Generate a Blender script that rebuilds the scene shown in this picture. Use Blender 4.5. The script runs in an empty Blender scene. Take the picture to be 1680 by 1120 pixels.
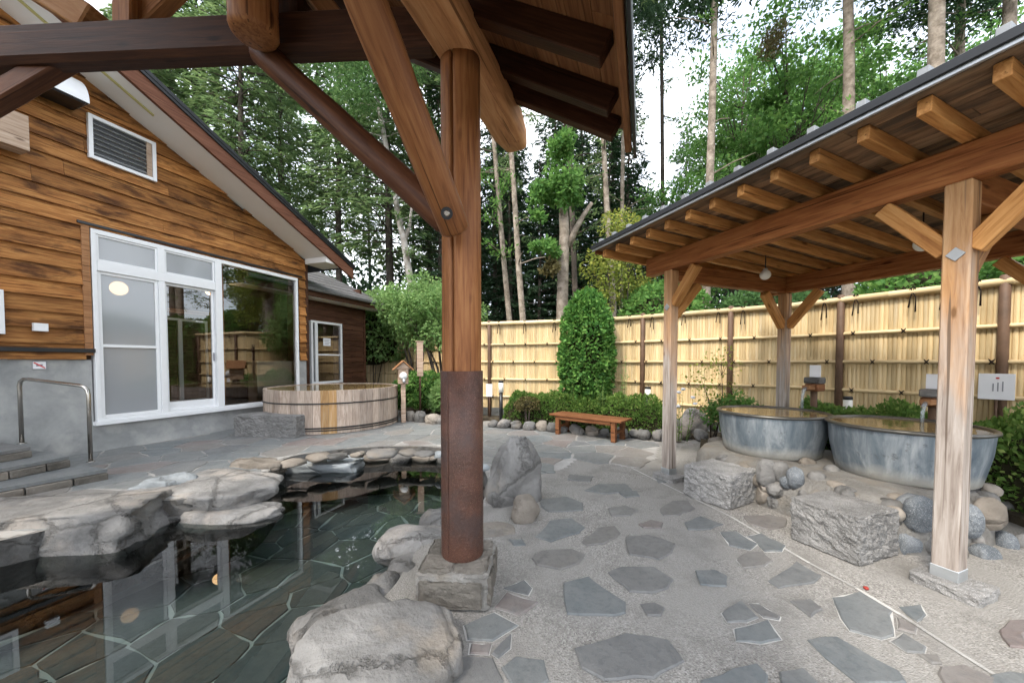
import bpy, bmesh, math, random
import numpy as np
from mathutils import Vector, Matrix, noise as mnoise

# ------------------------------------------------------------------ camera, light, exposure
SC = bpy.context.scene
COL = SC.collection
F, HC, CY, PITCH = 600.0, 1.40, 612.3, math.radians(1.8)      # focal length in photo pixels, eye height, principal row, tilt
cam_data = bpy.data.cameras.new("camera")
cam_data.sensor_width = 36.0
cam_data.lens = 36.0 * F / 1680.0
cam_data.shift_y = (CY - 560.0) / 1680.0
cam_data.clip_start = 0.05
cam_data.clip_end = 3000
cam = bpy.data.objects.new("camera", cam_data)
cam.location = (0, 0, HC)
cam.rotation_euler = (math.radians(90) - PITCH, 0, 0)
COL.objects.link(cam)
SC.camera = cam

SUN_EL, SUN_AZ = math.radians(52), math.radians(222)          # azimuth clockwise from +Y
world = bpy.data.worlds.new("World")
SC.world = world
world.use_nodes = True
wn, wl = world.node_tree.nodes, world.node_tree.links
wn.clear()
w_out = wn.new("ShaderNodeOutputWorld")
w_bg = wn.new("ShaderNodeBackground")
w_sky = wn.new("ShaderNodeTexSky")
w_sky.sky_type = 'NISHITA'
w_sky.sun_disc = False
w_sky.sun_elevation = SUN_EL
w_sky.sun_rotation = SUN_AZ
w_sky.dust_density = 2.0
w_tc = wn.new("ShaderNodeTexCoord")
w_no = wn.new("ShaderNodeTexNoise")
w_no.inputs["Scale"].default_value = 2.6
w_no.inputs["Detail"].default_value = 6
w_no.inputs["Roughness"].default_value = 0.6
w_rp = wn.new("ShaderNodeValToRGB")
w_rp.color_ramp.elements[0].position = 0.36
w_rp.color_ramp.elements[0].color = (0.30, 0.30, 0.30, 1)
w_rp.color_ramp.elements[1].position = 0.58
w_rp.color_ramp.elements[1].color = (0.95, 0.95, 0.95, 1)
w_mx = wn.new("ShaderNodeMix")
w_mx.data_type = 'RGBA'
w_mx.inputs["B"].default_value = (7.6, 7.9, 8.3, 1)           # bright even cloud
wl.new(w_tc.outputs["Generated"], w_no.inputs["Vector"])
wl.new(w_no.outputs["Fac"], w_rp.inputs["Fac"])
wl.new(w_rp.outputs["Color"], w_mx.inputs["Factor"])
wl.new(w_sky.outputs["Color"], w_mx.inputs["A"])
wl.new(w_mx.outputs["Result"], w_bg.inputs["Color"])
w_bg.inputs["Strength"].default_value = 0.15
wl.new(w_bg.outputs["Background"], w_out.inputs["Surface"])

sun_data = bpy.data.lights.new("sun", 'SUN')
sun_data.energy = 1.5
sun_data.angle = math.radians(12)
sun_data.color = (1.0, 0.92, 0.80)
sun = bpy.data.objects.new("sun", sun_data)
sd = Vector((math.sin(SUN_AZ) * math.cos(SUN_EL), math.cos(SUN_AZ) * math.cos(SUN_EL), math.sin(SUN_EL)))
sun.rotation_euler = (-sd).to_track_quat('-Z', 'Y').to_euler()
sun.location = (0, 0, 30)
COL.objects.link(sun)

SC.view_settings.view_transform = 'Standard'
SC.view_settings.look = 'None'
SC.view_settings.exposure = 1.55
SC.view_settings.gamma = 1.0
SC.view_settings.use_curve_mapping = False
SC.render.engine = 'CYCLES'
SC.cycles.use_denoising = True
SC.cycles.max_bounces = 8
SC.cycles.diffuse_bounces = 3
SC.cycles.glossy_bounces = 4
SC.cycles.transmission_bounces = 4
SC.cycles.transparent_max_bounces = 12
SC.cycles.use_adaptive_sampling = True
SC.cycles.adaptive_threshold = 0.03
SC.cycles.caustics_reflective = False
SC.cycles.caustics_refractive = False

# ------------------------------------------------------------------ survey helpers (photo pixel -> place)
_cp, _sp = math.cos(PITCH), math.sin(PITCH)
EYE = Vector((0, 0, HC))
def ray(u, v):
    a, b = (u - 840.0) / F, -(v - CY) / F
    return Vector((a, _cp + _sp * b, -_sp + _cp * b))
def G(u, v, z=0.0):
    d = ray(u, v); t = (z - HC) / d.z
    return EYE + d * t
def D(u, v, Y):
    d = ray(u, v)
    return EYE + d * (Y / d.y)
def on_plane(u, v, p, n):
    d = ray(u, v)
    return EYE + d * ((p - EYE).dot(n) / d.dot(n))
def seg_at(A, B, u):
    r = (u - 840.0) / F
    k = (r * A.y - A.x) / ((B.x - A.x) - r * (B.y - A.y))
    return A.lerp(B, k)

# ------------------------------------------------------------------ object helpers
WM = {}
def empty(name, loc=(0, 0, 0), rz=0.0, label=None, cat=None, group=None):
    o = bpy.data.objects.new(name, None)
    o.empty_display_size = 0.2
    o.location = loc; o.rotation_euler = (0, 0, rz)
    COL.objects.link(o)
    WM[o.name] = Matrix.Translation(Vector(loc)) @ Matrix.Rotation(rz, 4, 'Z')
    if label: tag(o, label, cat, group)
    return o
def tag(o, label=None, cat=None, group=None, kind=None):
    if label: o["label"] = label
    if cat: o["category"] = cat
    if group: o["group"] = group
    if kind: o["kind"] = kind
    return o
def link(name, me, mat=None, parent=None, M=None, label=None):
    """M is the matrix relative to the parent (or the world for a top-level object)."""
    if mat is not None and not me.materials: me.materials.append(mat)
    o = bpy.data.objects.new(name, me)
    COL.objects.link(o)
    M = M if M is not None else Matrix.Identity(4)
    if parent is not None: o.parent = parent
    o.matrix_basis = M
    WM[o.name] = (WM[parent.name] @ M) if parent is not None else M
    if label: o["label"] = label
    return o
def linkw(name, me, mat, parent, Mw, label=None):
    """same, with a world matrix"""
    return link(name, me, mat, parent, WM[parent.name].inverted() @ Mw if parent is not None else Mw, label)
def mesh(name, verts, faces, smooth=False):
    me = bpy.data.meshes.new(name)
    me.from_pydata([tuple(v) for v in verts], [], faces)
    if smooth:
        me.polygons.foreach_set("use_smooth", [True] * len(me.polygons))
    me.update()
    return me
def bm_mesh(name, bm, smooth=False):
    me = bpy.data.meshes.new(name)
    bm.normal_update()
    bm.to_mesh(me); bm.free()
    if smooth: me.polygons.foreach_set("use_smooth", [True] * len(me.polygons))
    return me
def frame_from(p0, p1, up=Vector((0, 0, 1))):
    p0, p1 = Vector(p0), Vector(p1)
    x = (p1 - p0).normalized()
    up = Vector(up)
    if abs(x.dot(up)) > 0.98: up = Vector((0, 1, 0))
    y = up.cross(x).normalized(); z = x.cross(y)
    M = Matrix((x, y, z)).transposed().to_4x4()
    M.translation = p0
    return M
def boxmesh(lx, ly, lz, bev=0.004, x0=0.0, cy=0.0, cz=0.0):
    bm = bmesh.new()
    bmesh.ops.create_cube(bm, size=1.0)
    for v in bm.verts:
        v.co = Vector((v.co.x * lx + x0 + lx / 2, v.co.y * ly + cy, v.co.z * lz + cz))
    if bev > 0:
        bev = min(bev, 0.3 * min(lx, ly, lz))
        bmesh.ops.bevel(bm, geom=bm.edges[:], offset=bev, segments=1, affect='EDGES')
    return bm_mesh("box", bm)
def beam(name, p0, p1, w, h, mat, parent, bev=0.005, up=(0, 0, 1), label=None, world=False):
    """a squared timber from p0 to p1 in the parent's frame (local X runs along the grain)"""
    L = (Vector(p1) - Vector(p0)).length
    me = boxmesh(L, w, h, bev)
    M = frame_from(p0, p1, Vector(up))
    return (linkw if world else link)(name, me, mat, parent, M, label)
def box(name, lo, hi, mat, parent, bev=0.003, label=None):
    lo, hi = Vector(lo), Vector(hi)
    s = hi - lo
    c = (lo + hi) / 2
    bm = bmesh.new()
    bmesh.ops.create_cube(bm, size=1.0)
    for v in bm.verts: v.co = Vector((v.co.x * s.x, v.co.y * s.y, v.co.z * s.z))
    if bev > 0:
        bmesh.ops.bevel(bm, geom=bm.edges[:], offset=min(bev, 0.3 * min(s)), segments=1, affect='EDGES')
    return link(name, bm_mesh(name, bm), mat, parent, Matrix.Translation(c), label)
def tube_arrays(path, radii, n=12, cap=True, wob=0.0, seed=0):
    path = [Vector(p) for p in path]
    V, Fc = [], []
    prev = None
    for i, p in enumerate(path):
        t = (path[min(i + 1, len(path) - 1)] - path[max(i - 1, 0)]).normalized()
        if prev is None:
            a = Vector((0, 0, 1)) if abs(t.z) < 0.9 else Vector((1, 0, 0))
            x = a.cross(t).normalized()
        else:
            x = (prev - t * prev.dot(t)).normalized()
        y = t.cross(x); prev = x
        for k in range(n):
            an = 2 * math.pi * k / n
            r = radii[i]
            if wob: r *= 1 + wob * mnoise.noise(Vector((math.cos(an) * 1.3 + seed, math.sin(an) * 1.3, i * 0.55 + seed * 3.1)))
            V.append(p + (x * math.cos(an) + y * math.sin(an)) * r)
    for i in range(len(path) - 1):
        for k in range(n):
            a, b = i * n + k, i * n + (k + 1) % n
            Fc.append((a, b, b + n, a + n))
    if cap:
        Fc.append(tuple(reversed(range(n))))
        Fc.append(tuple(range((len(path) - 1) * n, len(path) * n)))
    return V, Fc
def tube(name, path, radii, mat, parent=None, n=12, smooth=True, wob=0.0, seed=0, label=None, world=False):
    if not isinstance(radii, (list, tuple)): radii = [radii] * len(path)
    V, Fc = tube_arrays(path, radii, n, True, wob, seed)
    me = mesh(name, V, Fc, smooth)
    return (linkw if world else link)(name, me, mat, parent, Matrix.Identity(4), label)
def log(name, p0, p1, r0, r1, mat, parent, n=20, wob=0.05, seed=0, round_end=0.25, label=None, segs=14):
    """a peeled log with eased ends, local X along the grain; p0, p1 in world space"""
    p0, p1 = Vector(p0), Vector(p1)
    L = (p1 - p0).length
    path, rad = [], []
    for i in range(segs + 1):
        f = i / segs
        path.append(Vector((L * f, 0, 0))); rad.append(r0 + (r1 - r0) * f)
    e = round_end
    path = [Vector((0, 0, 0)), Vector((r0 * e * .35, 0, 0))] + [Vector((r0 * e + (L - (r0 + r1) * e) * i / segs, 0, 0)) for i in range(segs + 1)] + [Vector((L - r1 * e * .35, 0, 0)), Vector((L, 0, 0))]
    rad = [r0 * (1 - e), r0 * (1 - e * .35)] + [r0 + (r1 - r0) * i / segs for i in range(segs + 1)] + [r1 * (1 - e * .35), r1 * (1 - e)]
    V, Fc = tube_arrays(path, rad, n, True, wob, seed)
    me = mesh(name, V, Fc, True)
    return linkw(name, me, mat, parent, frame_from(p0, p1), label)
def lathe_mesh(prof, n=48, smooth=True, close=False):
    V, Fc = [], []
    m = len(prof)
    for r, z in prof:
        for k in range(n):
            a = 2 * math.pi * k / n
            V.append((r * math.cos(a), r * math.sin(a), z))
    for i in range(m if close else m - 1):
        j = (i + 1) % m
        for k in range(n):
            k2 = (k + 1) % n
            Fc.append((i * n + k, i * n + k2, j * n + k2, j * n + k))
    return mesh("lathe", V, Fc, smooth)
def prism_xz(name, poly, y0, y1, mat, parent, M=None, label=None):
    """polygon in the parent's XZ plane, extruded along local Y"""
    n = len(poly)
    V = [(x, y0, z) for x, z in poly] + [(x, y1, z) for x, z in poly]
    Fc = [tuple(range(n)), tuple(reversed(range(n, 2 * n)))]
    for i in range(n):
        j = (i + 1) % n
        Fc.append((i, i + n, j + n, j))
    me = mesh(name, V, Fc)
    bm = bmesh.new(); bm.from_mesh(me)
    bmesh.ops.recalc_face_normals(bm, faces=bm.faces[:])
    bm.to_mesh(me); bm.free()
    return link(name, me, mat, parent, M, label)
def prism_xy(name, poly, z0, z1, mat, parent=None, M=None, label=None):
    n = len(poly)
    V = [(p[0], p[1], z0) for p in poly] + [(p[0], p[1], z1) for p in poly]
    Fc = [tuple(reversed(range(n))), tuple(range(n, 2 * n))]
    for i in range(n):
        j = (i + 1) % n
        Fc.append((i, j, j + n, i + n))
    me = mesh(name, V, Fc)
    bm = bmesh.new(); bm.from_mesh(me)
    bmesh.ops.recalc_face_normals(bm, faces=bm.faces[:])
    bm.to_mesh(me); bm.free()
    return link(name, me, mat, parent, M, label)

# ------------------------------------------------------------------ materials
def new_mat(name, rough=0.7, metal=0.0, spec=0.4):
    m = bpy.data.materials.new(name); m.use_nodes = True
    nt = m.node_tree
    b = nt.nodes["Principled BSDF"]
    b.inputs["Roughness"].default_value = rough
    b.inputs["Metallic"].default_value = metal
    b.inputs["Specular IOR Level"].default_value = spec
    return m, nt, b
def nd(nt, t, **kw):
    n = nt.nodes.new(t)
    for k, v in kw.items():
        if k in n.inputs: n.inputs[k].default_value = v
        else: setattr(n, k, v)
    return n
def ramp(nt, fac, stops):
    r = nt.nodes.new("ShaderNodeValToRGB")
    e = r.color_ramp.elements
    while len(e) < len(stops): e.new(0.5)
    for i, (p, c) in enumerate(stops):
        e[i].position = p
        e[i].color = (c[0], c[1], c[2], 1) if isinstance(c, (tuple, list)) else (c, c, c, 1)
    nt.links.new(fac, r.inputs["Fac"])
    return r.outputs["Color"]
def mixc(nt, fac, a, b, mode='MIX'):
    m = nt.nodes.new("ShaderNodeMix"); m.data_type = 'RGBA'; m.blend_type = mode
    for s, v in (("Factor", fac), ("A", a), ("B", b)):
        if hasattr(v, "is_output") or isinstance(v, bpy.types.NodeSocket): nt.links.new(v, m.inputs[s])
        elif s == "Factor": m.inputs[s].default_value = v
        else: m.inputs[s].default_value = (v[0], v[1], v[2], 1)
    return m.outputs["Result"]
def coords(nt, scale=(1, 1, 1), src="Object", rnd=True, rot=(0, 0, 0)):
    tc = nt.nodes.new("ShaderNodeTexCoord")
    mp = nt.nodes.new("ShaderNodeMapping")
    mp.inputs["Scale"].default_value = scale
    mp.inputs["Rotation"].default_value = rot
    out = tc.outputs[src]
    if rnd:
        oi = nt.nodes.new("ShaderNodeObjectInfo")
        mu = nt.nodes.new("ShaderNodeMath"); mu.operation = 'MULTIPLY'; mu.inputs[1].default_value = 57.0
        nt.links.new(oi.outputs["Random"], mu.inputs[0])
        ad = nt.nodes.new("ShaderNodeVectorMath"); ad.operation = 'ADD'
        nt.links.new(out, ad.inputs[0]); nt.links.new(mu.outputs[0], ad.inputs[1])
        out = ad.outputs[0]
    nt.links.new(out, mp.inputs["Vector"])
    return mp.outputs["Vector"]
def noise(nt, vec, scale=5, detail=5, rough=0.55, dist=0.0):
    n = nt.nodes.new("ShaderNodeTexNoise")
    n.inputs["Scale"].default_value = scale; n.inputs["Detail"].default_value = detail
    n.inputs["Roughness"].default_value = rough; n.inputs["Distortion"].default_value = dist
    nt.links.new(vec, n.inputs["Vector"])
    return n.outputs["Fac"]
def voro(nt, vec, scale=5, feature='F1', out="Distance"):
    n = nt.nodes.new("ShaderNodeTexVoronoi"); n.feature = feature
    n.inputs["Scale"].default_value = scale
    nt.links.new(vec, n.inputs["Vector"])
    return n.outputs[out]
def bump(nt, b, h, strength=0.3, dist=0.02, prev=None):
    n = nt.nodes.new("ShaderNodeBump")
    n.inputs["Strength"].default_value = strength; n.inputs["Distance"].default_value = dist
    nt.links.new(h, n.inputs["Height"])
    nt.links.new(n.outputs["Normal"], b.inputs["Normal"])
    return n
def objrand(nt):
    return nt.nodes.new("ShaderNodeObjectInfo").outputs["Random"]
def setc(nt, b, c): nt.links.new(c, b.inputs["Base Color"])

def wood(name, dark, mid, light, rough=0.62, patch=None, patch_amt=(0.5, 0.62), grain=(1.2, 16, 16), knots=True, vary=0.35, spec=0.14, bstr=0.35, checks=.75):
    m, nt, b = new_mat(name, rough, 0, spec)
    v = coords(nt, grain)
    g = noise(nt, v, 2.2, 6, 0.62, 0.6)
    c = ramp(nt, g, [(0.26, dark), (0.5, mid), (0.76, light)])
    v2 = coords(nt, (1, 2.2, 2.2))
    big = noise(nt, v2, 1.7, 4, 0.55)
    c = mixc(nt, ramp(nt, big, [(0.35, 0.0), (0.7, vary)]), c, dark, 'MIX')
    if patch:
        pn = noise(nt, coords(nt, (0.9, 3.0, 3.0)), 2.0, 6, 0.65, 0.4)
        c = mixc(nt, ramp(nt, pn, [(patch_amt[0], 0.0), (patch_amt[1], 0.9)]), c, patch)
    if knots:
        k = voro(nt, coords(nt, (2.1, 6.5, 6.5)), 1.0)
        c = mixc(nt, ramp(nt, k, [(0.06, 0.85), (0.13, 0.0)]), c, (dark[0] * .45, dark[1] * .4, dark[2] * .4))
    ck = noise(nt, coords(nt, (.55, 34, 34)), 1.3, 3, .5, .3)
    c = mixc(nt, ramp(nt, ck, [(.635, 0.0), (.68, checks)]), c, (dark[0] * .35, dark[1] * .33, dark[2] * .33))
    r = objrand(nt)
    hv = nt.nodes.new("ShaderNodeHueSaturation")
    mr = nt.nodes.new("ShaderNodeMapRange"); mr.inputs[3].default_value = 0.72; mr.inputs[4].default_value = 1.22
    nt.links.new(r, mr.inputs[0]); nt.links.new(mr.outputs[0], hv.inputs["Value"])
    nt.links.new(c, hv.inputs["Color"])
    setc(nt, b, hv.outputs["Color"])
    bump(nt, b, g, bstr, 0.006)
    return m
def stone(name, c1, c2, c3=None, scale=3.0, rough=0.85, bstr=0.5, speck=None, src="Object", rnd=True, stain=None, spec=0.15, crack=0.0):
    m, nt, b = new_mat(name, rough, 0, spec)
    v = coords(nt, (1, 1, 1), src, rnd)
    n1 = noise(nt, v, scale, 8, 0.62, 0.3)
    c = ramp(nt, n1, [(0.32, c1), (0.68, c2)] if c3 is None else [(0.28, c1), (0.52, c2), (0.75, c3)])
    n2 = noise(nt, v, scale * 9, 5, 0.6)
    if speck:
        c = mixc(nt, ramp(nt, noise(nt, v, scale * 28, 3, 0.7), [(0.52, 0.0), (0.68, 0.75)]), c, speck)
    if stain:
        c = mixc(nt, ramp(nt, noise(nt, v, scale * .7, 5, 0.6), [(0.52, 0.0), (0.66, 0.7)]), c, stain)
    oi = objrand(nt)
    hv = nt.nodes.new("ShaderNodeHueSaturation")
    mr = nt.nodes.new("ShaderNodeMapRange"); mr.inputs[3].default_value = 0.78; mr.inputs[4].default_value = 1.25
    nt.links.new(oi, mr.inputs[0]); nt.links.new(mr.outputs[0], hv.inputs["Value"])
    nt.links.new(c, hv.inputs["Color"])
    setc(nt, b, hv.outputs["Color"])
    ad = nt.nodes.new("ShaderNodeMath"); ad.operation = 'MULTIPLY_ADD'
    nt.links.new(n2, ad.inputs[0]); ad.inputs[1].default_value = .38 if crack else .9; nt.links.new(n1, ad.inputs[2])
    h = ad.outputs[0]
    if crack:
        vd = nt.nodes.new("ShaderNodeVectorMath"); vd.operation = 'MULTIPLY_ADD'
        cb = nt.nodes.new("ShaderNodeCombineXYZ"); nt.links.new(n1, cb.inputs[0]); nt.links.new(n2, cb.inputs[1]); nt.links.new(n1, cb.inputs[2])
        nt.links.new(cb.outputs[0], vd.inputs[0]); vd.inputs[1].default_value = (.16, .16, .16); nt.links.new(v, vd.inputs[2])
        ce = voro(nt, vd.outputs[0], crack, 'DISTANCE_TO_EDGE')
        ck = ramp(nt, ce, [(0.0, 0.0), (0.035, 1.0)])
        mu = nd(nt, "ShaderNodeMath", operation='MULTIPLY_ADD'); nt.links.new(ck, mu.inputs[0]); mu.inputs[1].default_value = .35; nt.links.new(h, mu.inputs[2])
        h = mu.outputs[0]
        c2 = mixc(nt, ramp(nt, ce, [(0.0, .45), (0.02, 0.0)]), hv.outputs["Color"], (c1[0] * .45, c1[1] * .43, c1[2] * .4))
        setc(nt, b, c2)
    bump(nt, b, h, bstr, 0.04 if crack else 0.03)
    return m
def plain(name, col, rough=0.6, metal=0.0, spec=0.4, var=0.12, scale=6):
    m, nt, b = new_mat(name, rough, metal, spec)
    n = noise(nt, coords(nt), scale, 5, 0.6)
    lo = [c * (1 - var) for c in col]; hi = [min(1, c * (1 + var)) for c in col]
    setc(nt, b, ramp(nt, n, [(0.3, lo), (0.7, hi)]))
    return m
def leaf_mat(name, dark, light, yellow=None, trans=0.35, rough=0.55):
    m, nt, b = new_mat(name, rough, 0, 0.14)
    ge = nt.nodes.new("ShaderNodeNewGeometry")
    r = ge.outputs["Random Per Island"]
    stops = [(0.0, dark), (0.75, light)] + ([(1.0, yellow)] if yellow else [])
    c = ramp(nt, r, stops)
    big = noise(nt, coords(nt, (1, 1, 1)), 0.7, 3, 0.5)
    c = mixc(nt, ramp(nt, big, [(0.35, 0.0), (0.65, 0.55)]), c, dark)
    setc(nt, b, c)
    tr = nt.nodes.new("ShaderNodeBsdfTranslucent")
    nt.links.new(mixc(nt, 0.5, c, light), tr.inputs["Color"])
    mx = nt.nodes.new("ShaderNodeMixShader"); mx.inputs[0].default_value = trans
    nt.links.new(b.outputs[0], mx.inputs[1]); nt.links.new(tr.outputs[0], mx.inputs[2])
    nt.links.new(mx.outputs[0], nt.nodes["Material Output"].inputs["Surface"])
    return m
def see_through_mat(name, tint, ior, rough=0.0, gloss=(1, 1, 1), wave=None, body=0.0, body_col=(0.5, 0.55, 0.58)):
    """thin clear sheet: what lies behind shows tinted, reflection grows by Fresnel"""
    m = bpy.data.materials.new(name); m.use_nodes = True
    nt = m.node_tree; nt.nodes.remove(nt.nodes["Principled BSDF"])
    out = nt.nodes["Material Output"]
    tr = nt.nodes.new("ShaderNodeBsdfTransparent"); tr.inputs["Color"].default_value = (*tint, 1)
    base = tr.outputs[0]
    if body > 0:
        df = nt.nodes.new("ShaderNodeBsdfDiffuse"); df.inputs["Color"].default_value = (*body_col, 1)
        mb = nt.nodes.new("ShaderNodeMixShader"); mb.inputs[0].default_value = body
        nt.links.new(base, mb.inputs[1]); nt.links.new(df.outputs[0], mb.inputs[2]); base = mb.outputs[0]
    gl = nt.nodes.new("ShaderNodeBsdfGlossy"); gl.inputs["Roughness"].default_value = rough
    gl.inputs["Color"].default_value = (*gloss, 1)
    fr = nt.nodes.new("ShaderNodeFresnel"); fr.inputs["IOR"].default_value = ior
    mx = nt.nodes.new("ShaderNodeMixShader")
    nt.links.new(fr.outputs[0], mx.inputs[0]); nt.links.new(base, mx.inputs[1]); nt.links.new(gl.outputs[0], mx.inputs[2])
    nt.links.new(mx.outputs[0], out.inputs["Surface"])
    if wave:
        bp = nt.nodes.new("ShaderNodeBump"); bp.inputs["Strength"].default_value = wave[1]; bp.inputs["Distance"].default_value = 0.02
        tc = nt.nodes.new("ShaderNodeTexCoord")
        nz = noise(nt, tc.outputs["Object"], wave[0], 3, 0.5)
        nt.links.new(nz, bp.inputs["Height"])
        nt.links.new(bp.outputs[0], gl.inputs["Normal"]); nt.links.new(bp.outputs[0], fr.inputs["Normal"])
    return m
def emit_mat(name, col, strength):
    m, nt, b = new_mat(name, 0.4)
    b.inputs["Base Color"].default_value = (*col, 1)
    b.inputs["Emission Color"].default_value = (*col, 1)
    b.inputs["Emission Strength"].default_value = strength
    return m

M = {}
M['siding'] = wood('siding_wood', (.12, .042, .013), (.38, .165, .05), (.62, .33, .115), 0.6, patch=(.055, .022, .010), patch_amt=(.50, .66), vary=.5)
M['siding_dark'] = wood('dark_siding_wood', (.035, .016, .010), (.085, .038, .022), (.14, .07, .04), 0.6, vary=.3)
M['log'] = wood('peeled_log_wood', (.11, .038, .014), (.25, .10, .036), (.35, .165, .065), 0.5, vary=.25, grain=(1.3, 20, 20), spec=.2)
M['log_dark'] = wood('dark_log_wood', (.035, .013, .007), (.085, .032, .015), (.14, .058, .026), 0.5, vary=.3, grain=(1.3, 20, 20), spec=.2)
M['log_shaded'] = wood('shaded_beam_wood', (.018, .007, .004), (.045, .017, .008), (.085, .033, .015), 0.5, vary=.3, grain=(1.3, 20, 20), spec=.15)  # beam and rafter wood darkened: shade under the roof put into the colour
M['log_pale'] = wood('hewn_log_wood', (.20, .085, .035), (.42, .20, .085), (.55, .31, .15), 0.6, vary=.12, grain=(1.1, 9, 9), knots=False, bstr=.7)
M['deck'] = wood('roof_deck_wood', (.13, .05, .022), (.27, .12, .05), (.36, .18, .08), 0.6, vary=.3)
M['larch'] = wood('shelter_beam_wood', (.12, .036, .012), (.29, .108, .036), (.43, .19, .07), 0.55, vary=.22)
M['rafter'] = wood('shelter_rafter_wood', (.24, .09, .026), (.47, .22, .07), (.62, .34, .13), 0.55, vary=.15)
M['gdeck'] = wood('shelter_deck_wood', (.14, .085, .05), (.33, .20, .11), (.46, .30, .175), 0.7, patch=(.10, .075, .055), patch_amt=(.45, .6))
M['bench'] = wood('bench_wood', (.09, .035, .016), (.19, .08, .036), (.28, .13, .06), 0.5)
M['tubwood'] = wood('cypress_stave_wood', (.28, .21, .17), (.47, .38, .31), (.60, .51, .44), 0.7, patch=(.30, .22, .17), patch_amt=(.56, .7), grain=(1.6, 14, 14), knots=False, vary=.25)
M['tubstain'] = wood('stained_stave_wood', (.34, .19, .08), (.48, .30, .14), (.56, .42, .28), 0.6, knots=False)
M['trim'] = wood('window_trim_wood', (.18, .08, .035), (.34, .17, .08), (.46, .26, .13), 0.65)
M['weath'] = wood('weathered_duct_wood', (.24, .16, .11), (.42, .31, .23), (.55, .45, .36), 0.75)

def post_wood():
    """larch post, bleached grey towards the foot by rain"""
    m, nt, b = new_mat('weathered_post_wood', 0.7, 0, 0.15)
    g = noise(nt, coords(nt, (1.1, 14, 14)), 2.2, 6, 0.62, 0.8)
    warm = ramp(nt, g, [(.3, (.30, .15, .065)), (.5, (.44, .245, .115)), (.72, (.53, .33, .175))])
    grey = ramp(nt, g, [(.3, (.20, .16, .135)), (.5, (.34, .295, .26)), (.72, (.45, .405, .37))])
    tc = nt.nodes.new("ShaderNodeTexCoord"); sx = nt.nodes.new("ShaderNodeSeparateXYZ")
    nt.links.new(tc.outputs["Object"], sx.inputs[0])
    n2 = noise(nt, coords(nt, (1, 6, 6)), 1.6, 5, .6)
    ad = nd(nt, "ShaderNodeMath", operation='MULTIPLY_ADD')
    nt.links.new(n2, ad.inputs[0]); ad.inputs[1].default_value = 2.4; nt.links.new(sx.outputs[0], ad.inputs[2])
    c = mixc(nt, ramp(nt, ad.outputs[0], [(0.0, 0), (1.0, 1)]), grey, warm)
    mr = nd(nt, "ShaderNodeMapRange"); mr.inputs[1].default_value = 2.2; mr.inputs[2].default_value = 3.2
    nt.links.new(ad.outputs[0], mr.inputs[0])
    c = mixc(nt, mr.outputs[0], grey, warm)
    k = voro(nt, coords(nt, (2.4, 7, 7)), 1.0)
    c = mixc(nt, ramp(nt, k, [(0.05, 0.8), (0.11, 0.0)]), c, (.14, .07, .03))
    ck = noise(nt, coords(nt, (.5, 30, 30)), 1.3, 3, .5, .3)
    c = mixc(nt, ramp(nt, ck, [(.62, 0.0), (.66, .8)]), c, (.10, .07, .05))
    setc(nt, b, c); bump(nt, b, g, .4, .006)
    return m
M['post'] = post_wood()

M['rock'] = stone('pool_rock', (.08, .078, .075), (.165, .161, .155), (.255, .249, .239), 3.0, .85, .9, stain=(.23, .20, .165), crack=1.3)
M['rock_pale'] = stone('pale_rock', (.10, .098, .095), (.195, .191, .185), (.295, .288, .278), 3.0, .8, 1.0, stain=(.31, .28, .25), crack=1.2)
M['rock_brown'] = stone('brown_rock', (.12, .105, .088), (.215, .19, .162), (.29, .265, .232), 2.4, .85, .9, crack=1.5)
M['rock_dark'] = stone('dark_cobble', (.06, .07, .08), (.14, .155, .17), (.24, .25, .26), 5.0, .7, .6, speck=(.36, .37, .38))
M['rock_blue'] = stone('blue_slab_rock', (.20, .22, .23), (.36, .39, .41), (.36, .38, .39), 2.2, .75, .8, crack=1.2)
M['granite'] = stone('granite', (.16, .156, .15), (.255, .25, .242), (.36, .352, .34), 6.0, .9, .9, speck=(.55, .54, .53))
M['mortar'] = stone('pale_mortar', (.15, .143, .132), (.26, .25, .232), None, 5.0, .9, .9, stain=(.22, .19, .15))
M['concrete'] = stone('concrete_wall', (.24, .25, .25), (.36, .365, .36), (.46, .46, .45), 2.2, .8, .25, stain=(.52, .51, .49))
def flag_mat(name, wet=0.0, dk=1.0):
    m, nt, b = new_mat(name, 0.6 - 0.25 * wet, 0, 0.4)
    r = objrand(nt)
    c0 = ramp(nt, r, [(0.0, (.135 * dk, .155 * dk, .165 * dk)), (0.3, (.17 * dk, .18 * dk, .18 * dk)), (0.55, (.13 * dk, .135 * dk, .14 * dk)), (0.78, (.20 * dk, .185 * dk, .17 * dk)), (1.0, (.19 * dk, .145 * dk, .135 * dk))])
    v = coords(nt, (1, 1, 1))
    n1 = noise(nt, v, 5, 8, .62, .5)
    c = mixc(nt, ramp(nt, n1, [(.3, 0.0), (.72, .6)]), c0, (.28 * dk, .28 * dk, .27 * dk))
    n2 = noise(nt, v, 26, 6, .7)
    c = mixc(nt, ramp(nt, n2, [(.48, 0.0), (.72, .5)]), c, (.08 * dk, .085 * dk, .09 * dk))
    setc(nt, b, c)
    ad = nd(nt, "ShaderNodeMath", operation='ADD'); nt.links.new(n1, ad.inputs[0]); nt.links.new(n2, ad.inputs[1])
    bump(nt, b, ad.outputs[0], .45, .012)
    return m
M['flag'] = flag_mat('slate_flagstone', 0, .78)
M['flag_deck'] = flag_mat('terrace_flagstone', .3, .95)
M['flag_pool'] = flag_mat('pool_flagstone', .3, .78)
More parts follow.
